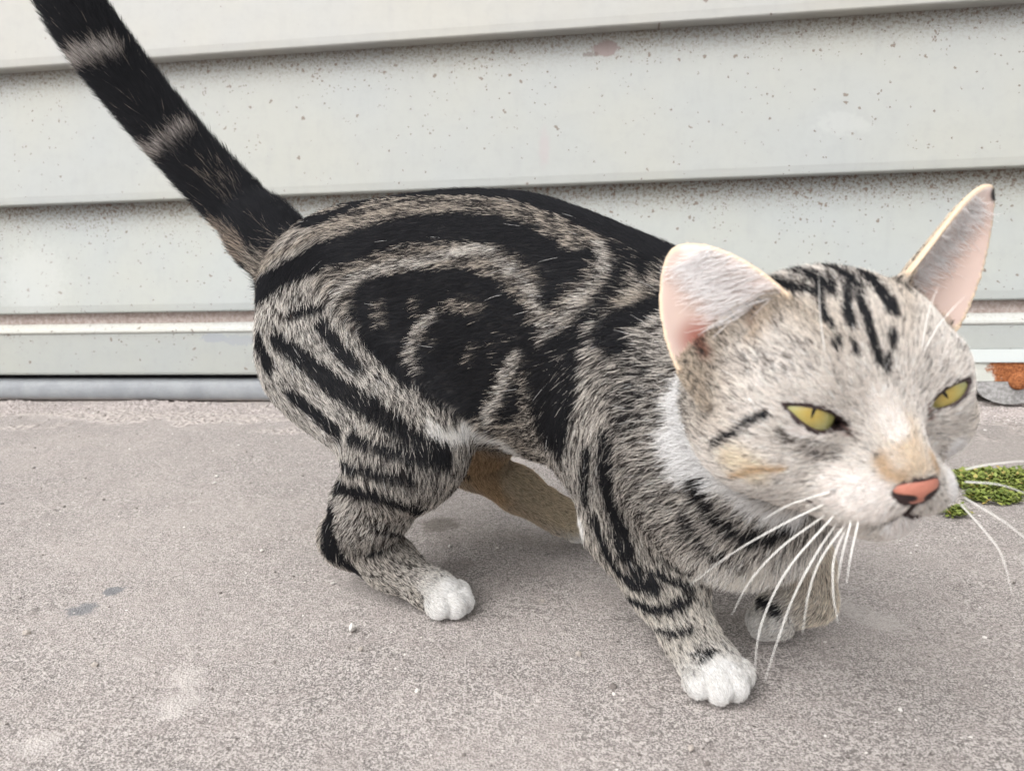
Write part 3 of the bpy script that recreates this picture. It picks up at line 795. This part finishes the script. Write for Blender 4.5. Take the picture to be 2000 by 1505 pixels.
S_('A', .98, 116, (950, 620), (1050, 750), (1000, 900), (1080, 1000), **M)
S_('A', .97, 104, (1200, 700), (1150, 900), **M)
S_('A', .96, 66, (1300, 700), (1390, 800), **M)
S_('A', .95, 116, (1430, 780), (1430, 900), (1450, 1050), (1480, 1170), **M)
S_('A', .90, 66, (1580, 780), (1560, 1000), (1520, 1150), **M)
S_('A', .98, 90, (770, 600), (800, 740), (880, 880), (960, 960), **M)
S_('A', .90, 78, (1250, 780), (1280, 960), (1270, 1060), **M)
C_('A', PALE, .47, 30, (870, 1060), (760, 960), (640, 835), (550, 730), (500, 640), (490, 560), (590, 470), (720, 425), (900, 395), (1100, 345), (1200, 350), (1300, 430), (1380, 520), (1430, 640), (1440, 700), **M)
S_('A', .62, 22, (690, 590), (700, 690), **M)
S_('A', .60, 24, (1000, 600), (1150, 610), **M)
C_('A', PALE, .46, 26, (940, 640), (850, 730), (830, 820), (860, 900), **M)
C_('A', PALE, .40, 31, (1320, 820), (1260, 940), (1220, 1050), (1180, 1120), **M)
S_('A', .70, 25, (1110, 780), (1100, 860), **M)
C_('A', PALE, .50, 28, (1700, 320), (1730, 430), (1640, 540), (1540, 640), (1430, 760), **M)
S_('A', .93, 35, (1800, 400), (1760, 520), (1640, 660), (1520, 790), **M)
C_('A', PALE, .42, 32, (1690, 680), (1650, 820), (1640, 1000), (1650, 1200), (1620, 1350), **M)
S_('A', .66, 115, (1850, 900), (1850, 1100), **M)
S_('A', .95, 80, (1740, 720), (1850, 650), (1970, 595), **M)
S_('A', .93, 44, (1760, 800), (1820, 790), **M)
C_('A', AGOUTI, .3, 22, (1780, 600), (1920, 550), **M)
S_('A', .92, 60, (1800, 320), (1900, 420), **M)
# black line along the spine
bn_, bs_ = (BV - TAILB) @ LATV, (BV - TAILB) @ HEADV
w_ = smooth01((.0165 + .003 * np.sin(bs_ * 90) - np.abs(bn_)) / .006) * smooth01((BN[:, 2] - .2) / .3) * (RW['trunk'] + .6 * RW['neck'])
dk = dk * (1 - w_) + K * w_
# pale long hair of flank and belly
C_('B', (.88, .85, .81), .12, 42, (800, 160), (870, 215), (1000, 195), (1200, 225), (1330, 310), (1450, 430), (1600, 560))
# thigh and hind leg
S_('A', .95, 24, (300, 640), (440, 610), **M)
S_('A', .95, 34, (440, 690), (520, 800), (590, 880), **M)
S_('A', .93, 52, (230, 750), (380, 860), (520, 980), (680, 1080), (860, 1220), (1000, 1270), taper=.3, **M)
S_('A', .92, 44, (150, 740), (200, 870), **M)
S_('A', .92, 40, (300, 1000), (400, 1080), (510, 1180), **M)
S_('B', .95, 34, (350, 215), (560, 290), (720, 345), (890, 365))
S_('B', .93, 34, (250, 355), (450, 400), (690, 455))
S_('B', .95, 50, (235, 470), (500, 530), (740, 615))
S_('B', .95, 75, (250, 640), (235, 740), (262, 850))
S_('B', .85, 22, (480, 700), (560, 740), (640, 745))
S_('B', .95, 32, (330, 900), (560, 1110), (750, 1230), (880, 1240))
S_('B', .9, 18, (480, 862), (530, 855))
C_('B', WHITE, .0, 95, (950, 1060))
C_('B', WHITE, .0, 60, (915, 1170))
C_('B', (.70, .65, .585), .42, 55, (700, 1090), (760, 1160), (780, 1220))
# far hind foot
C_('B', (.64, .46, .29), .04, 120, (1010, 260), (1100, 400), (1180, 480), only=('footfar', 'shankfar', 'pawfar'))
C_('B', (.72, .61, .45), .05, 100, (1300, 470), (1600, 660), only=('footfar', 'shankfar', 'pawfar'))
S_('B', .9, 45, (945, 320), (985, 400), only=('footfar', 'shankfar', 'pawfar'))
C_('B', WHITE, .0, 62, (1650, 700))
# shoulder, chest and fore leg
S_('D', .9, 26, (120, 60), (110, 200), (110, 330))
S_('D', .90, 50, (225, 0), (210, 200), (270, 420), (310, 580))
S_('D', .90, 30, (150, 400), (230, 600), (320, 710), (430, 740))
S_('D', .95, 45, (330, 700), (440, 740))
S_('D', .93, 20, (340, 640), (470, 680), (620, 745))
S_('D', .95, 27, (320, 790), (430, 840), (510, 845), (610, 800))
S_('D', .95, 15, (455, 945), (540, 967), (630, 945))
S_('D', .6, 10, (520, 885), (550, 890))
S_('D', .8, 9, (625, 1075), (720, 1040))
S_('D', .95, 17, (680, 1100), (745, 1058))
C_('C', (.95, .94, .93), .0, 80, (225, 1070), (190, 1150), (240, 1300), (330, 1430), soft=.5)
C_('D', (.95, .94, .93), .0, 110, (545, 40), (590, 170), (720, 190), soft=.5)
C_('D', (.94, .92, .90), .03, 72, (800, 240), (960, 360), (1120, 400))
S_('D', .95, 40, (645, 225), (720, 370), (830, 465), (960, 500), (1070, 465))
S_('D', .80, 26, (600, 350), (640, 470), (740, 560), (860, 600))
S_('D', .78, 22, (470, 600), (600, 645), (660, 630))
S_('D', .65, 16, (330, 300), (400, 420), (430, 500))
C_('D', (.88, .83, .76), .06, 38, (640, 690), (800, 690), (960, 640))
C_('D', WHITE, .0, 120, (800, 1190))
C_('D', WHITE, .0, 62, (670, 1250))
S_('P', .92, 13, (1486, 1176), (1512, 1194), soft=.6)
# crown and face
for ln in (((690, 550), (760, 605)), ((780, 530), (860, 605)), ((890, 515), (905, 625)), ((955, 512), (968, 615)), ((1040, 505), (1040, 585)), ((1090, 503), (1098, 625)), ((1135, 503), (1200, 600))):
    S_('C', .9, 20, *ln)
S_('C', .6, 60, (760, 560), (950, 545), (1130, 540), soft=.8)
S_('C', .93, 24, (690, 570), (860, 605))
S_('C', .95, 19, (900, 620), (935, 730), (975, 785), taper=.3)
S_('C', .95, 20, (992, 825), (985, 865))
S_('C', .9, 18, (955, 560), (965, 610))
S_('C', .93, 23, (1040, 570), (1035, 690), (1060, 760))
S_('C', .9, 16, (1070, 840), (1080, 895))
S_('C', .94, 26, (1095, 620), (1140, 760), (1170, 850), (1200, 950), taper=.3)
S_('C', .95, 30, (1130, 520), (1200, 600), (1260, 690))
S_('C', .95, 32, (1245, 640), (1262, 700))
S_('C', .95, 24, (1260, 800), (1262, 850))
S_('C', .75, 26, (1240, 920), (1230, 970))
S_('C', .97, 19, (385, 1350), (470, 1300), (540, 1240), (640, 1195))
S_('C', .5, 10, (960, 950), (990, 1040))
S_('C', .75, 14, (1415, 890), (1450, 960))
S_('C', .35, 90, (500, 900), (650, 950), (800, 900))
S_('C', .35, 60, (1560, 700), (1600, 860))
S_('E', .48, 40, (600, 350), (740, 410), (800, 430))
C_('E', (.84, .73, .58), .10, 60, (400, 450), (480, 500), soft=.8)
C_('E', (.66, .48, .30), .15, 13, (395, 520), (480, 495), (600, 490), soft=.8)
C_('E', (.74, .61, .47), .06, 66, (1090, 330), (1120, 400), (1150, 470), soft=.9)
C_('E', (.62, .46, .31), .06, 32, (1000, 450), (1030, 520), (1080, 530), soft=.9)
C_('E', (.62, .46, .31), .06, 26, (1215, 440), (1235, 490), soft=.9)
C_('E', (.86, .80, .76), .06, 92, (820, 560), (1000, 640))
C_('E', (.88, .83, .80), .02, 66, (1080, 740), (1230, 690))
C_('E', (.90, .87, .85), .03, 52, (1310, 400), (1300, 500), (1310, 590))
C_('E', (.92, .86, .82), .05, 24, (640, 335), (760, 345))
C_('E', (.88, .82, .77), .08, 60, (1000, 200), (1060, 320))
for x, y in ((805, 585), (1045, 655), (890, 582), (925, 590), (1290, 545), (1330, 520)): S_('E', .8, 8, (x, y))
S_('E', .9, 11, (978, 430))
C_('E', (.30, .15, .12), .5, 14, (845, 305), (868, 345))
C_('E', (.30, .15, .12), .5, 12, (1195, 235), (1212, 285))
# streaked crown, brown at the ear's inner edge
wx_ = hl[:, 0] + .22 * wob(BV, 130, 31) + .12 * hl[:, 2]
w_ = smooth01((np.sin(wx_ * 2 * math.pi / .92) + .25) / .9) * smooth01((hl[:, 1] - 2.5) / .8) * smooth01((2.1 - hl[:, 2]) / 1.2) * smooth01((2.9 - np.abs(hl[:, 0])) / .8) * RW['head']
dk = dk * (1 - w_) + .92 * w_
C_('C', (.52, .39, .30), .25, 26, (560, 590), (590, 660), (560, 740), soft=.8)
C_('C', (.36, .18, .13), .35, 34, (310, 830), (340, 900), soft=.8)  # red-brown at the ear's base, with the hollow's shade painted in
C_('C', (.62, .52, .42), .30, 60, (650, 700), (600, 800), soft=.9)
# tail rings and the tail's root
C_('F', (.58, .54, .51), .22, 46, (380, 310), (500, 275), (580, 262), soft=.9)
C_('F', (.55, .50, .47), .40, 42, (810, 790), (880, 740), (960, 680), soft=.9)
C_('F', (.50, .41, .33), .55, 75, (1130, 1150), (1260, 1290))
S_('F', .82, 60, (1080, 880), (1200, 1000))
S_('P', .97, 13, (1944, 388))
S_('P', .8, 10, (1770, 530), (1800, 490), (1840, 450))

# ears: which side of the shell, and bare pink skin inside
earf, earedge, earin = np.zeros(NV), np.zeros(NV), np.zeros(NV)
for q in EARS:
    a, x, y = q.loc(BV); m = (np.abs(q.d(BV)) < .0022) & (a > -.006)
    hw = q.hw(np.clip(a, 0, q.L)); ed = np.minimum(hw - np.abs(x), (q.L - a) * .8)
    inside = m & (y - q.mid(a, x) > .0001)
    earf[m] = 1; earin[inside & (ed > .0016) & (a > .0085)] = 1; earedge[m & (ed < .0022) & (a > .004)] = 1
    hol = (a > .003) & (a < .016) & (np.abs(x) < q.W * .62) & (y - q.mid(a, x) > 0) & (y - q.mid(a, x) < .014)
    earin[hol & ~m] = 1
light[earedge > 0] = (.88, .74, .58); dk[earedge > 0] = .02
# bare skin: lid margins, mouth line, nose
bare = np.zeros(NV)
for e in EYES:
    cut = eye_cut(e, BV); m = np.linalg.norm(BV - e.c, axis=1) < .017
    bare[m & (cut < .0011)] = 1
for q in GROOVES: bare[q.d(BV) < .0007] = 1
nosel = np.sqrt(((hl[:, 0]) / .84) ** 2 + ((hl[:, 1] + 1.40) / .54) ** 2)
bare[(nosel < 1) & (hl[:, 2] > 4.0)] = 1
skin = light * (.55 + .22 * smooth01((light.min(1) - .75) / .15))[:, None] * (1 - dk[:, None]) + BLACK * dk[:, None]
skin[bare > 0] = (.035, .022, .022)
skin[earedge > 0] = (.60, .47, .345)
skin[earin > 0] = (.49, .375, .33)
for q in EARS:
    a, x, y = q.loc(BV); inner = np.sign((HT - q.o) @ q.X)
    w_ = smooth01((x * inner / q.W + .25 + .10 * wob(BV, 900, 2)) / .45) * smooth01((a / q.L + .02) / .25) * (earin > 0) * (np.abs(q.d(BV)) < .003) * .75
    skin = skin * (1 - w_[:, None]) + np.array((.68, .59, .55)) * w_[:, None]
for q in EARS[:1]:
    m = np.linalg.norm(BV - U(1372, 655, .268), axis=1)
    wr = smooth01((.0115 - m) / .008) * (earin > 0)
    skin = skin * (1 - wr[:, None]) + np.array((.22, .055, .035)) * wr[:, None]  # reddish skin darkened: shade of the ear canal painted in to look deep
_t = EARS[1]; _m = np.linalg.norm(BV - (_t.o + _t.A * _t.L * .955 + RT * .0025 - UP * .001), axis=1)
_w = smooth01((.0042 - _m) / .0015)[:, None]; skin = skin * (1 - _w) + BLACK * 1.5 * _w
nt = NT('cat_skin')
ca = nt.n('ShaderNodeAttribute', _attribute_name='coat').outputs['Color']
nt.b.inputs['Subsurface Weight'].default_value = .06
nt.b.inputs['Subsurface Radius'].default_value = (.004, .002, .001)
skin_mat = nt.fin(ca, .75, .25)
body = mesh_np('body', BV, BQ, skin_mat, cat)
at = body.data.attributes.new('coat', 'FLOAT_COLOR', 'POINT')
at.data.foreach_set('color', np.c_[skin, np.ones(NV)].astype(np.float32).ravel())

# ------------------------------------------------------------------ fur
TRI = np.concatenate([BQ[:, [0, 1, 2]], BQ[:, [0, 2, 3]]])
ta = .5 * np.linalg.norm(np.cross(BV[TRI[:, 1]] - BV[TRI[:, 0]], BV[TRI[:, 2]] - BV[TRI[:, 0]]), axis=1)
vis = np.einsum('ij,ij->i', BN, CAM - BV) > -.25 * np.linalg.norm(CAM - BV, axis=1)
vden = np.where(vis, 1.0, .35)
vden *= 1 + 1.6 * np.clip(RW['head'] + RW['paw'] + .8 * RW['foot'] + .6 * RW['fore'] + RW['ear'], 0, 1)
vden *= np.where((bare > 0) | (earin > 0) | (earedge > 0), 0, 1)
NS = 420000
def sample(n, den, r_):
    w = ta * den[TRI].mean(1); t = r_.choice(len(TRI), n, p=w / w.sum())
    u, v = r_.random(n), r_.random(n); f_ = u + v > 1; u[f_], v[f_] = 1 - u[f_], 1 - v[f_]
    return TRI[t], np.stack([1 - u - v, u, v], 1)
def lerp(A, tri, bc): return np.einsum('ij...,ij->i...', A[tri], bc)
NP_ = 5
TT = np.linspace(0, 1, NP_)
def strands(root, N, T, L, lift, r_, jit=.11, droop=.55):
    n = len(root); Sd = np.cross(N, T)
    clump = .55 * wob(root, 420, 3) * .4 + .35 * wob(root, 900, 4) * .4
    ang = clump * .38 + r_.normal(size=n) * jit
    T = T * np.cos(ang)[:, None] + Sd * np.sin(ang)[:, None]
    el = np.clip(lift + r_.normal(size=n) * .10 + wob(root, 500, 5) * .05, .05, 1.3)
    P = np.zeros((n, NP_, 3))
    crv = r_.normal(size=n) * .10
    for j, t in enumerate(TT):
        up = np.sin(el) * (t - droop * t * t * .6)
        P[:, j] = root + L[:, None] * (T * (np.cos(el) * t)[:, None] + N * up[:, None] + Sd * (crv * t * t)[:, None])
    P[:, :, 2] = np.maximum(P[:, :, 2], .0006)
    return P
tri, bc = sample(NS, vden, rng)
root = lerp(BV, tri, bc); Nn = lerp(BN, tri, bc); Nn /= np.linalg.norm(Nn, axis=1, keepdims=True)
Tn = lerp(flow, tri, bc); Tn -= np.einsum('ij,ij->i', Tn, Nn)[:, None] * Nn; Tn /= np.maximum(np.linalg.norm(Tn, axis=1, keepdims=True), 1e-9)
Ls = lerp(vlen, tri, bc) * rng.uniform(.65, 1.2, NS); lf = lerp(vlift, tri, bc)
P = strands(root, Nn, Tn, Ls, lf, rng)
dks = lerp(dk, tri, bc); dks = np.clip(dks + .40 * wob(root, 700, 9) * dks * (1 - dks), 0, 1)
lts = lerp(light, tri, bc)
fleck = .5 + .5 * np.tanh(1.5 * (wob(root, 2500, 11) + .7 * wob(root, 4200, 12)))          # ticking comes in small locks
hdw = .66 - .40 * lerp(RW['head'], tri, bc)
isd = (1 - hdw) * rng.random(NS) + hdw * fleck < dks * 1.06 - .03
var = np.clip(rng.normal(1.0, .17, NS), .5, 1.45)
hd = lerp(RW['head'], tri, bc)
umber = np.array([.040, .033, .029]) * (1 + 1.6 * hd[:, None]); kd = smooth01((dks - .45) / .35)[:, None]
tipc = np.where(isd[:, None], (BLACK * kd + umber * (1 - kd)) * rng.uniform(.6, 1.8, NS)[:, None], np.clip(lts * var[:, None], 0, .95))
rootk = np.where(isd, 1.0, np.clip(.30 + .55 * hd + .55 * smooth01((lts.min(1) - .72) / .1), 0, 1))
colr = np.zeros((NS, NP_, 3))
for j, t in enumerate(TT):
    m = np.clip(rootk + (1 - rootk) * smooth01(np.full(NS, (t - .15) / .5)), 0, 1)
    colr[:, j] = tipc * m[:, None]
rw = np.where(hd > .5, .000072, .000088) * rng.uniform(.75, 1.25, NS)
rad = rw[:, None] * np.array([1.0, 1.05, .95, .7, .25])[None]
# sparse long white guard hairs over back, flank and legs
NG = 90
tri, bc = sample(NG, vden * (RW['trunk'] + RW['thigh'] + RW['shoulder'] + RW['shank'] * .7), rng)
gr, gn, gt = lerp(BV, tri, bc), lerp(BN, tri, bc), lerp(flow, tri, bc)
gl = lerp(vlen, tri, bc) * rng.uniform(1.1, 1.7, NG)
PG = strands(gr, gn, gt, gl, lerp(vlift, tri, bc) + .16, rng, jit=.22)
cg = np.tile(np.array([.74, .72, .70]), (NG, NP_, 1)); rg = np.full((NG, 1), .000085) * np.array([1, 1, .9, .7, .3])[None]
# white tufts inside the ears, combed from the inner edge across the cup
TU, TN = [], []
def inner_x(n): return 1 - .95 * rng.random(n) ** .8
for q, n in zip(EARS, (800, 700)):
    inner = np.sign((HT - q.o) @ q.X) or 1.0
    a = rng.uniform(.16, .82, n) * q.L; x = inner * q.hw(a) * inner_x(n)
    y = q.mid(a, x) + q.t
    r0 = q.o + a[:, None] * q.A + x[:, None] * q.X + y[:, None] * q.F
    slope = 2 * q.cup * x / q.W
    tx = -inner * q.X[None] + .35 * q.A[None] - (inner * slope)[:, None] * q.F[None]
    tx /= np.linalg.norm(tx, axis=1, keepdims=True)
    nn = q.F[None] - slope[:, None] * q.X[None]; nn /= np.linalg.norm(nn, axis=1, keepdims=True)
    TN.append(nn)
    TU.append(strands(r0, nn, tx, rng.uniform(.008, .020, n) * (1 - .5 * a / q.L), np.full(n, .30), rng, jit=.16, droop=.2))
TN = np.concatenate(TN); TU = np.concatenate(TU); nT = len(TU)
ct = np.clip(np.array([.95, .91, .90])[None, None] * rng.uniform(.80, 1.1, (nT, 1, 1)) * np.ones((1, NP_, 1)), 0, .9)
rt_ = np.full((nT, 1), .000085) * np.array([1, 1, .9, .7, .3])[None]
PA, CA, RA = np.concatenate([P, PG, TU]), np.concatenate([colr, cg, ct]), np.concatenate([rad, rg, rt_])
nt = NT('cat_fur')
out = nt.t.nodes['Material Output']; nt.t.nodes.remove(nt.b)
tint = nt.n('ShaderNodeAttribute', _attribute_name='tint').outputs['Color']
df = nt.n('ShaderNodeBsdfDiffuse', Color=tint).outputs[0]
tl = nt.n('ShaderNodeBsdfTranslucent', Color=tint).outputs[0]
gl_ = nt.n('ShaderNodeBsdfHair', _component='Reflection', Color=(.55, .58, .65, 1), RoughnessU=.30, RoughnessV=.8).outputs[0]
m1 = nt.n('ShaderNodeMixShader', i0=.40, i1=df, i2=tl).outputs[0]
m2 = nt.n('ShaderNodeMixShader', i0=.025, i1=m1, i2=gl_).outputs[0]
nt.t.links.new(m2, out.inputs[0])
hc = bpy.data.hair_curves.new('fur')
hc.add_curves([NP_] * len(PA))
hc.attributes['position'].data.foreach_set('vector', PA.astype(np.float32).ravel())
(hc.attributes.get('radius') or hc.attributes.new('radius', 'FLOAT', 'POINT')).data.foreach_set('value', RA.astype(np.float32).ravel())
hc.attributes.new('tint', 'FLOAT_COLOR', 'POINT').data.foreach_set('color', np.concatenate([CA, np.ones(CA.shape[:2] + (1,))], 2).astype(np.float32).ravel())
hc.materials.append(nt.m)
fur = tag(link(bpy.data.objects.new('fur', hc), cat), 'dense striped tabby fur with white guard hairs', kind='stuff')

# ------------------------------------------------------------------ eyes, nose, whiskers
def tube(pts, radii, sides=6):
    pts = np.asarray(pts, float); V, F = [], []
    for i, p in enumerate(pts):
        t = unit(pts[min(i + 1, len(pts) - 1)] - pts[max(i - 1, 0)])
        a = unit(np.cross(t, (.31, .87, .39))); b = np.cross(t, a)
        for s in range(sides):
            w = 2 * math.pi * s / sides; V.append(p + radii[i] * (math.cos(w) * a + math.sin(w) * b))
    for i in range(len(pts) - 1):
        for s in range(sides):
            q = (s + 1) % sides; F.append((i * sides + s, i * sides + q, (i + 1) * sides + q, (i + 1) * sides + s))
    return V, F
nt = NT('iris'); o = nt.obj(); xyz = nt.xyz(o)
rr = nt.math('SQRT', nt.math('ADD', nt.math('POWER', xyz[0], 2.0), nt.math('POWER', xyz[1], 2.0)))
an = nt.math('ARCTAN2', xyz[1], xyz[0])
st = nt.noise(nt.n('ShaderNodeCombineXYZ', X=nt.math('MULTIPLY', nt.math('COSINE', an), 1.0), Y=nt.math('SINE', an), Z=nt.math('MULTIPLY', rr, 60.0)).outputs[0], 9.0, 4, .7)
c = nt.mix(nt.ramp(rr, .0012, .0078), (.33, .225, .045), (.27, .27, .10))
c = nt.mix(nt.ramp(st, .35, .75, 0, .55), c, (.36, .33, .11))
c = nt.mix(nt.ramp(rr, .0086, .0098), c, (.02, .015, .01))
nt.b.inputs['Coat Weight'].default_value = 1.0; nt.b.inputs['Coat Roughness'].default_value = .03
iris_mat = nt.fin(c, .35, .3)
nt = NT('pupil'); pupil_mat = nt.fin((.004, .004, .004), .12, .5)
nt = NT('eyelid'); lid_mat = nt.fin((.045, .028, .028), .5, .4)
for e in EYES:
    zc = e.look; xc = unit(np.cross(e.Y, zc)); yc = np.cross(zc, xc)
    bm = bmesh.new(); bmesh.ops.create_uvsphere(bm, u_segments=48, v_segments=32, radius=e.r)
    me = bpy.data.meshes.new('eye'); bm.to_mesh(me); bm.free()
    me.polygons.foreach_set('use_smooth', np.ones(len(me.polygons), bool)); me.materials.append(iris_mat)
    eye = link(bpy.data.objects.new('eye', me), cat)
    eye.matrix_world = Matrix(((xc[0], yc[0], zc[0], e.c[0]), (xc[1], yc[1], zc[1], e.c[1]), (xc[2], yc[2], zc[2], e.c[2]), (0, 0, 0, 1)))
    V, F = [], []
    for i in range(15):                                      # slit pupil lying on the ball, upright in the head
        y = (i / 14 * 2 - 1) * .0029; w = .00055 * (1 - (y / .0029) ** 2); y += .0009 + 1e-5
        for x in (-w, 0, w): V.append((x, y, math.sqrt((e.r * 1.006) ** 2 - x * x - y * y)))
    for i in range(14):
        for s in (0, 1): F.append((i * 3 + s, i * 3 + s + 1, i * 3 + s + 4, i * 3 + s + 3))
    mesh_obj('pupil', V, F, pupil_mat, eye, True)
    # dark lid margin round the opening
    us = np.linspace(0, 1, 30)
    loop = [(u, e.top(u)) for u in us] + [(u, e.bot(u)) for u in us[::-1][1:-1]]
    pts = []
    for u, v in loop:
        p = e.m + e.X * ((u * 2 - 1) * e.hw) + e.Y * v
        q = p - e.c; x_, y_ = q @ e.X, q @ e.Y
        f_ = math.sqrt(max((e.r * 1.035) ** 2 - x_ * x_ - y_ * y_, 1e-9)); pts.append(e.c + e.X * x_ + e.Y * y_ + e.F * f_)
    pts = np.array(pts); n = len(pts)
    thick = np.array([.00020] * 30 + [.00042] * (n - 30)); thick[:2] = .0006; thick[27:33] = .0007
    V, F = tube(np.r_[pts, pts[:1]], np.r_[thick, thick[:1]], 8)
    mesh_obj('eyelid', V, F, lid_mat, cat, True)

def nose_field(P, bc=None, half=0):
    q = (P - HT) @ HM * 100; x, y, z = q[..., 0], q[..., 1], q[..., 2]
    k0 = np.sqrt((x / .96) ** 2 + ((y + 1.35) / .68) ** 2 + ((z - 4.45) / .74) ** 2)
    d = (k0 - 1) * .62
    ax = np.abs(x)
    d = smax(d, (ax * .72 - (y + 2.02)) / 1.23, .12)          # the sides run down to the philtrum
    d = smax(d, (y + .88 + .10 * ax), .10)
    for sx in (-1, 1):
        a, b = np.array([sx * .30, -1.62, 5.12]), np.array([sx * .74, -1.44, 4.72])
        t = np.clip((q - a) @ (b - a) / ((b - a) @ (b - a)), 0, 1)
        n_ = np.linalg.norm(q - a - t[..., None] * (b - a), axis=-1) - (.17 - .05 * t)
        d = smax(d, -n_, .06)
    d = smax(d, -(np.sqrt(x * x + ((z - 5.2) * .8) ** 2) - .10 + np.maximum(y + 1.62, 0) * 2), .05)
    return d * .01
nv, nq = surface_nets(nose_field, H(0, -1.3, 4.5) - .017, H(0, -1.3, 4.5) + .017, .00035, .004)
ql = (nv - HT) @ HM * 100
edge = np.minimum.reduce([(.88 - ql[:, 1] * 0 - .0) * 0 - (np.abs(ql[:, 0]) * .72 - (ql[:, 1] + 2.02)) / 1.23, -(ql[:, 1] + .88 + .10 * np.abs(ql[:, 0])), .91 - np.abs(ql[:, 0])])
nos = np.full(len(nv), 9.0)
for sx in (-1, 1):
    a, b = np.array([sx * .30, -1.62, 5.12]), np.array([sx * .74, -1.44, 4.72])
    t = np.clip((ql - a) @ (b - a) / ((b - a) @ (b - a)), 0, 1)
    nos = np.minimum(nos, np.linalg.norm(ql - a - t[:, None] * (b - a), axis=-1) - (.17 - .05 * t))
w = np.maximum(smooth01((.045 - edge) / .04), smooth01((.035 - nos) / .035))
w = np.maximum(w, smooth01((-1.78 - ql[:, 1]) / .08))
ncol = np.array((.43, .165, .115)) * (1 - w[:, None]) + np.array((.03, .016, .018)) * w[:, None]
nt = NT('nose_leather')
nc = nt.n('ShaderNodeAttribute', _attribute_name='coat').outputs['Color']
nz = nt.vor(nt.obj(), 2600)
nt.bump(nz, .5, .0004)
nose_mat = nt.fin(nc, .42, .4)
nose = tag(mesh_np('nose', nv, nq, nose_mat, cat), 'pink nose with dark rim')
nose.data.attributes.new('coat', 'FLOAT_COLOR', 'POINT').data.foreach_set('color', np.c_[ncol, np.ones(len(nv))].astype(np.float32).ravel())

nt = NT('whisker'); nt.b.inputs['Transmission Weight'].default_value = .0; whisk_mat = nt.fin((.86, .84, .80), .35, .5)
def whisker(crop, pts, d0, d1, r=.00025):
    ox, oy, sc = crops[crop]
    Q = [(ox + x / sc, oy + y / sc) for x, y in pts]
    P3 = [U(x, y, d0 + (d1 - d0) * i / (len(Q) - 1)) for i, (x, y) in enumerate(Q)]
    r_ = ray(*Q[0]); h_ = BVH.ray_cast(Vector(CAM), Vector(r_))[0]
    if h_ is not None: P3[0] = np.array(h_) + .0004 * unit(np.array(r_)); 
    C3 = catmull(P3, 8); n = len(C3)
    V, F = tube(C3, [r * (1 - .86 * (i / (n - 1)) ** 1.3) for i in range(n)], 6)
    mesh_obj('whisker', V, F, whisk_mat, cat, True)
for pts, d1 in ((((800, 585), (640, 635), (520, 700)), .250), (((775, 635), (600, 720), (400, 835), (220, 970)), .262), (((785, 675), (600, 810), (470, 950), (395, 1090)), .255),
                (((815, 680), (640, 880), (545, 1050), (500, 1200), (490, 1360)), .245), (((830, 705), (740, 840), (650, 1010), (580, 1200), (530, 1360)), .240),
                (((865, 710), (760, 860), (710, 1000), (685, 1160)), .236), (((870, 720), (815, 850), (810, 1000), (830, 1120)), .230), (((885, 700), (850, 830), (825, 960)), .232),
                (((915, 700), (885, 830), (865, 960)), .236)):
    whisker('E', pts, .246, d1)
for pts, d1 in ((((1350, 494), (1440, 475), (1589, 460), (1680, 462)), .262), (((1350, 545), (1480, 555), (1589, 590), (1700, 640)), .258), (((1345, 610), (1480, 690), (1589, 770), (1680, 850)), .25),
                (((1330, 635), (1440, 760), (1500, 850), (1540, 1000)), .246)):
    whisker('E', pts, .250, d1)
for pts, d1 in ((((930, 900), (908, 720), (900, 520)), .235), (((1400, 900), (1440, 700), (1490, 560)), .236), (((1410, 900), (1500, 750), (1620, 620)), .238)):
    whisker('C', pts, .243, d1, .00022)
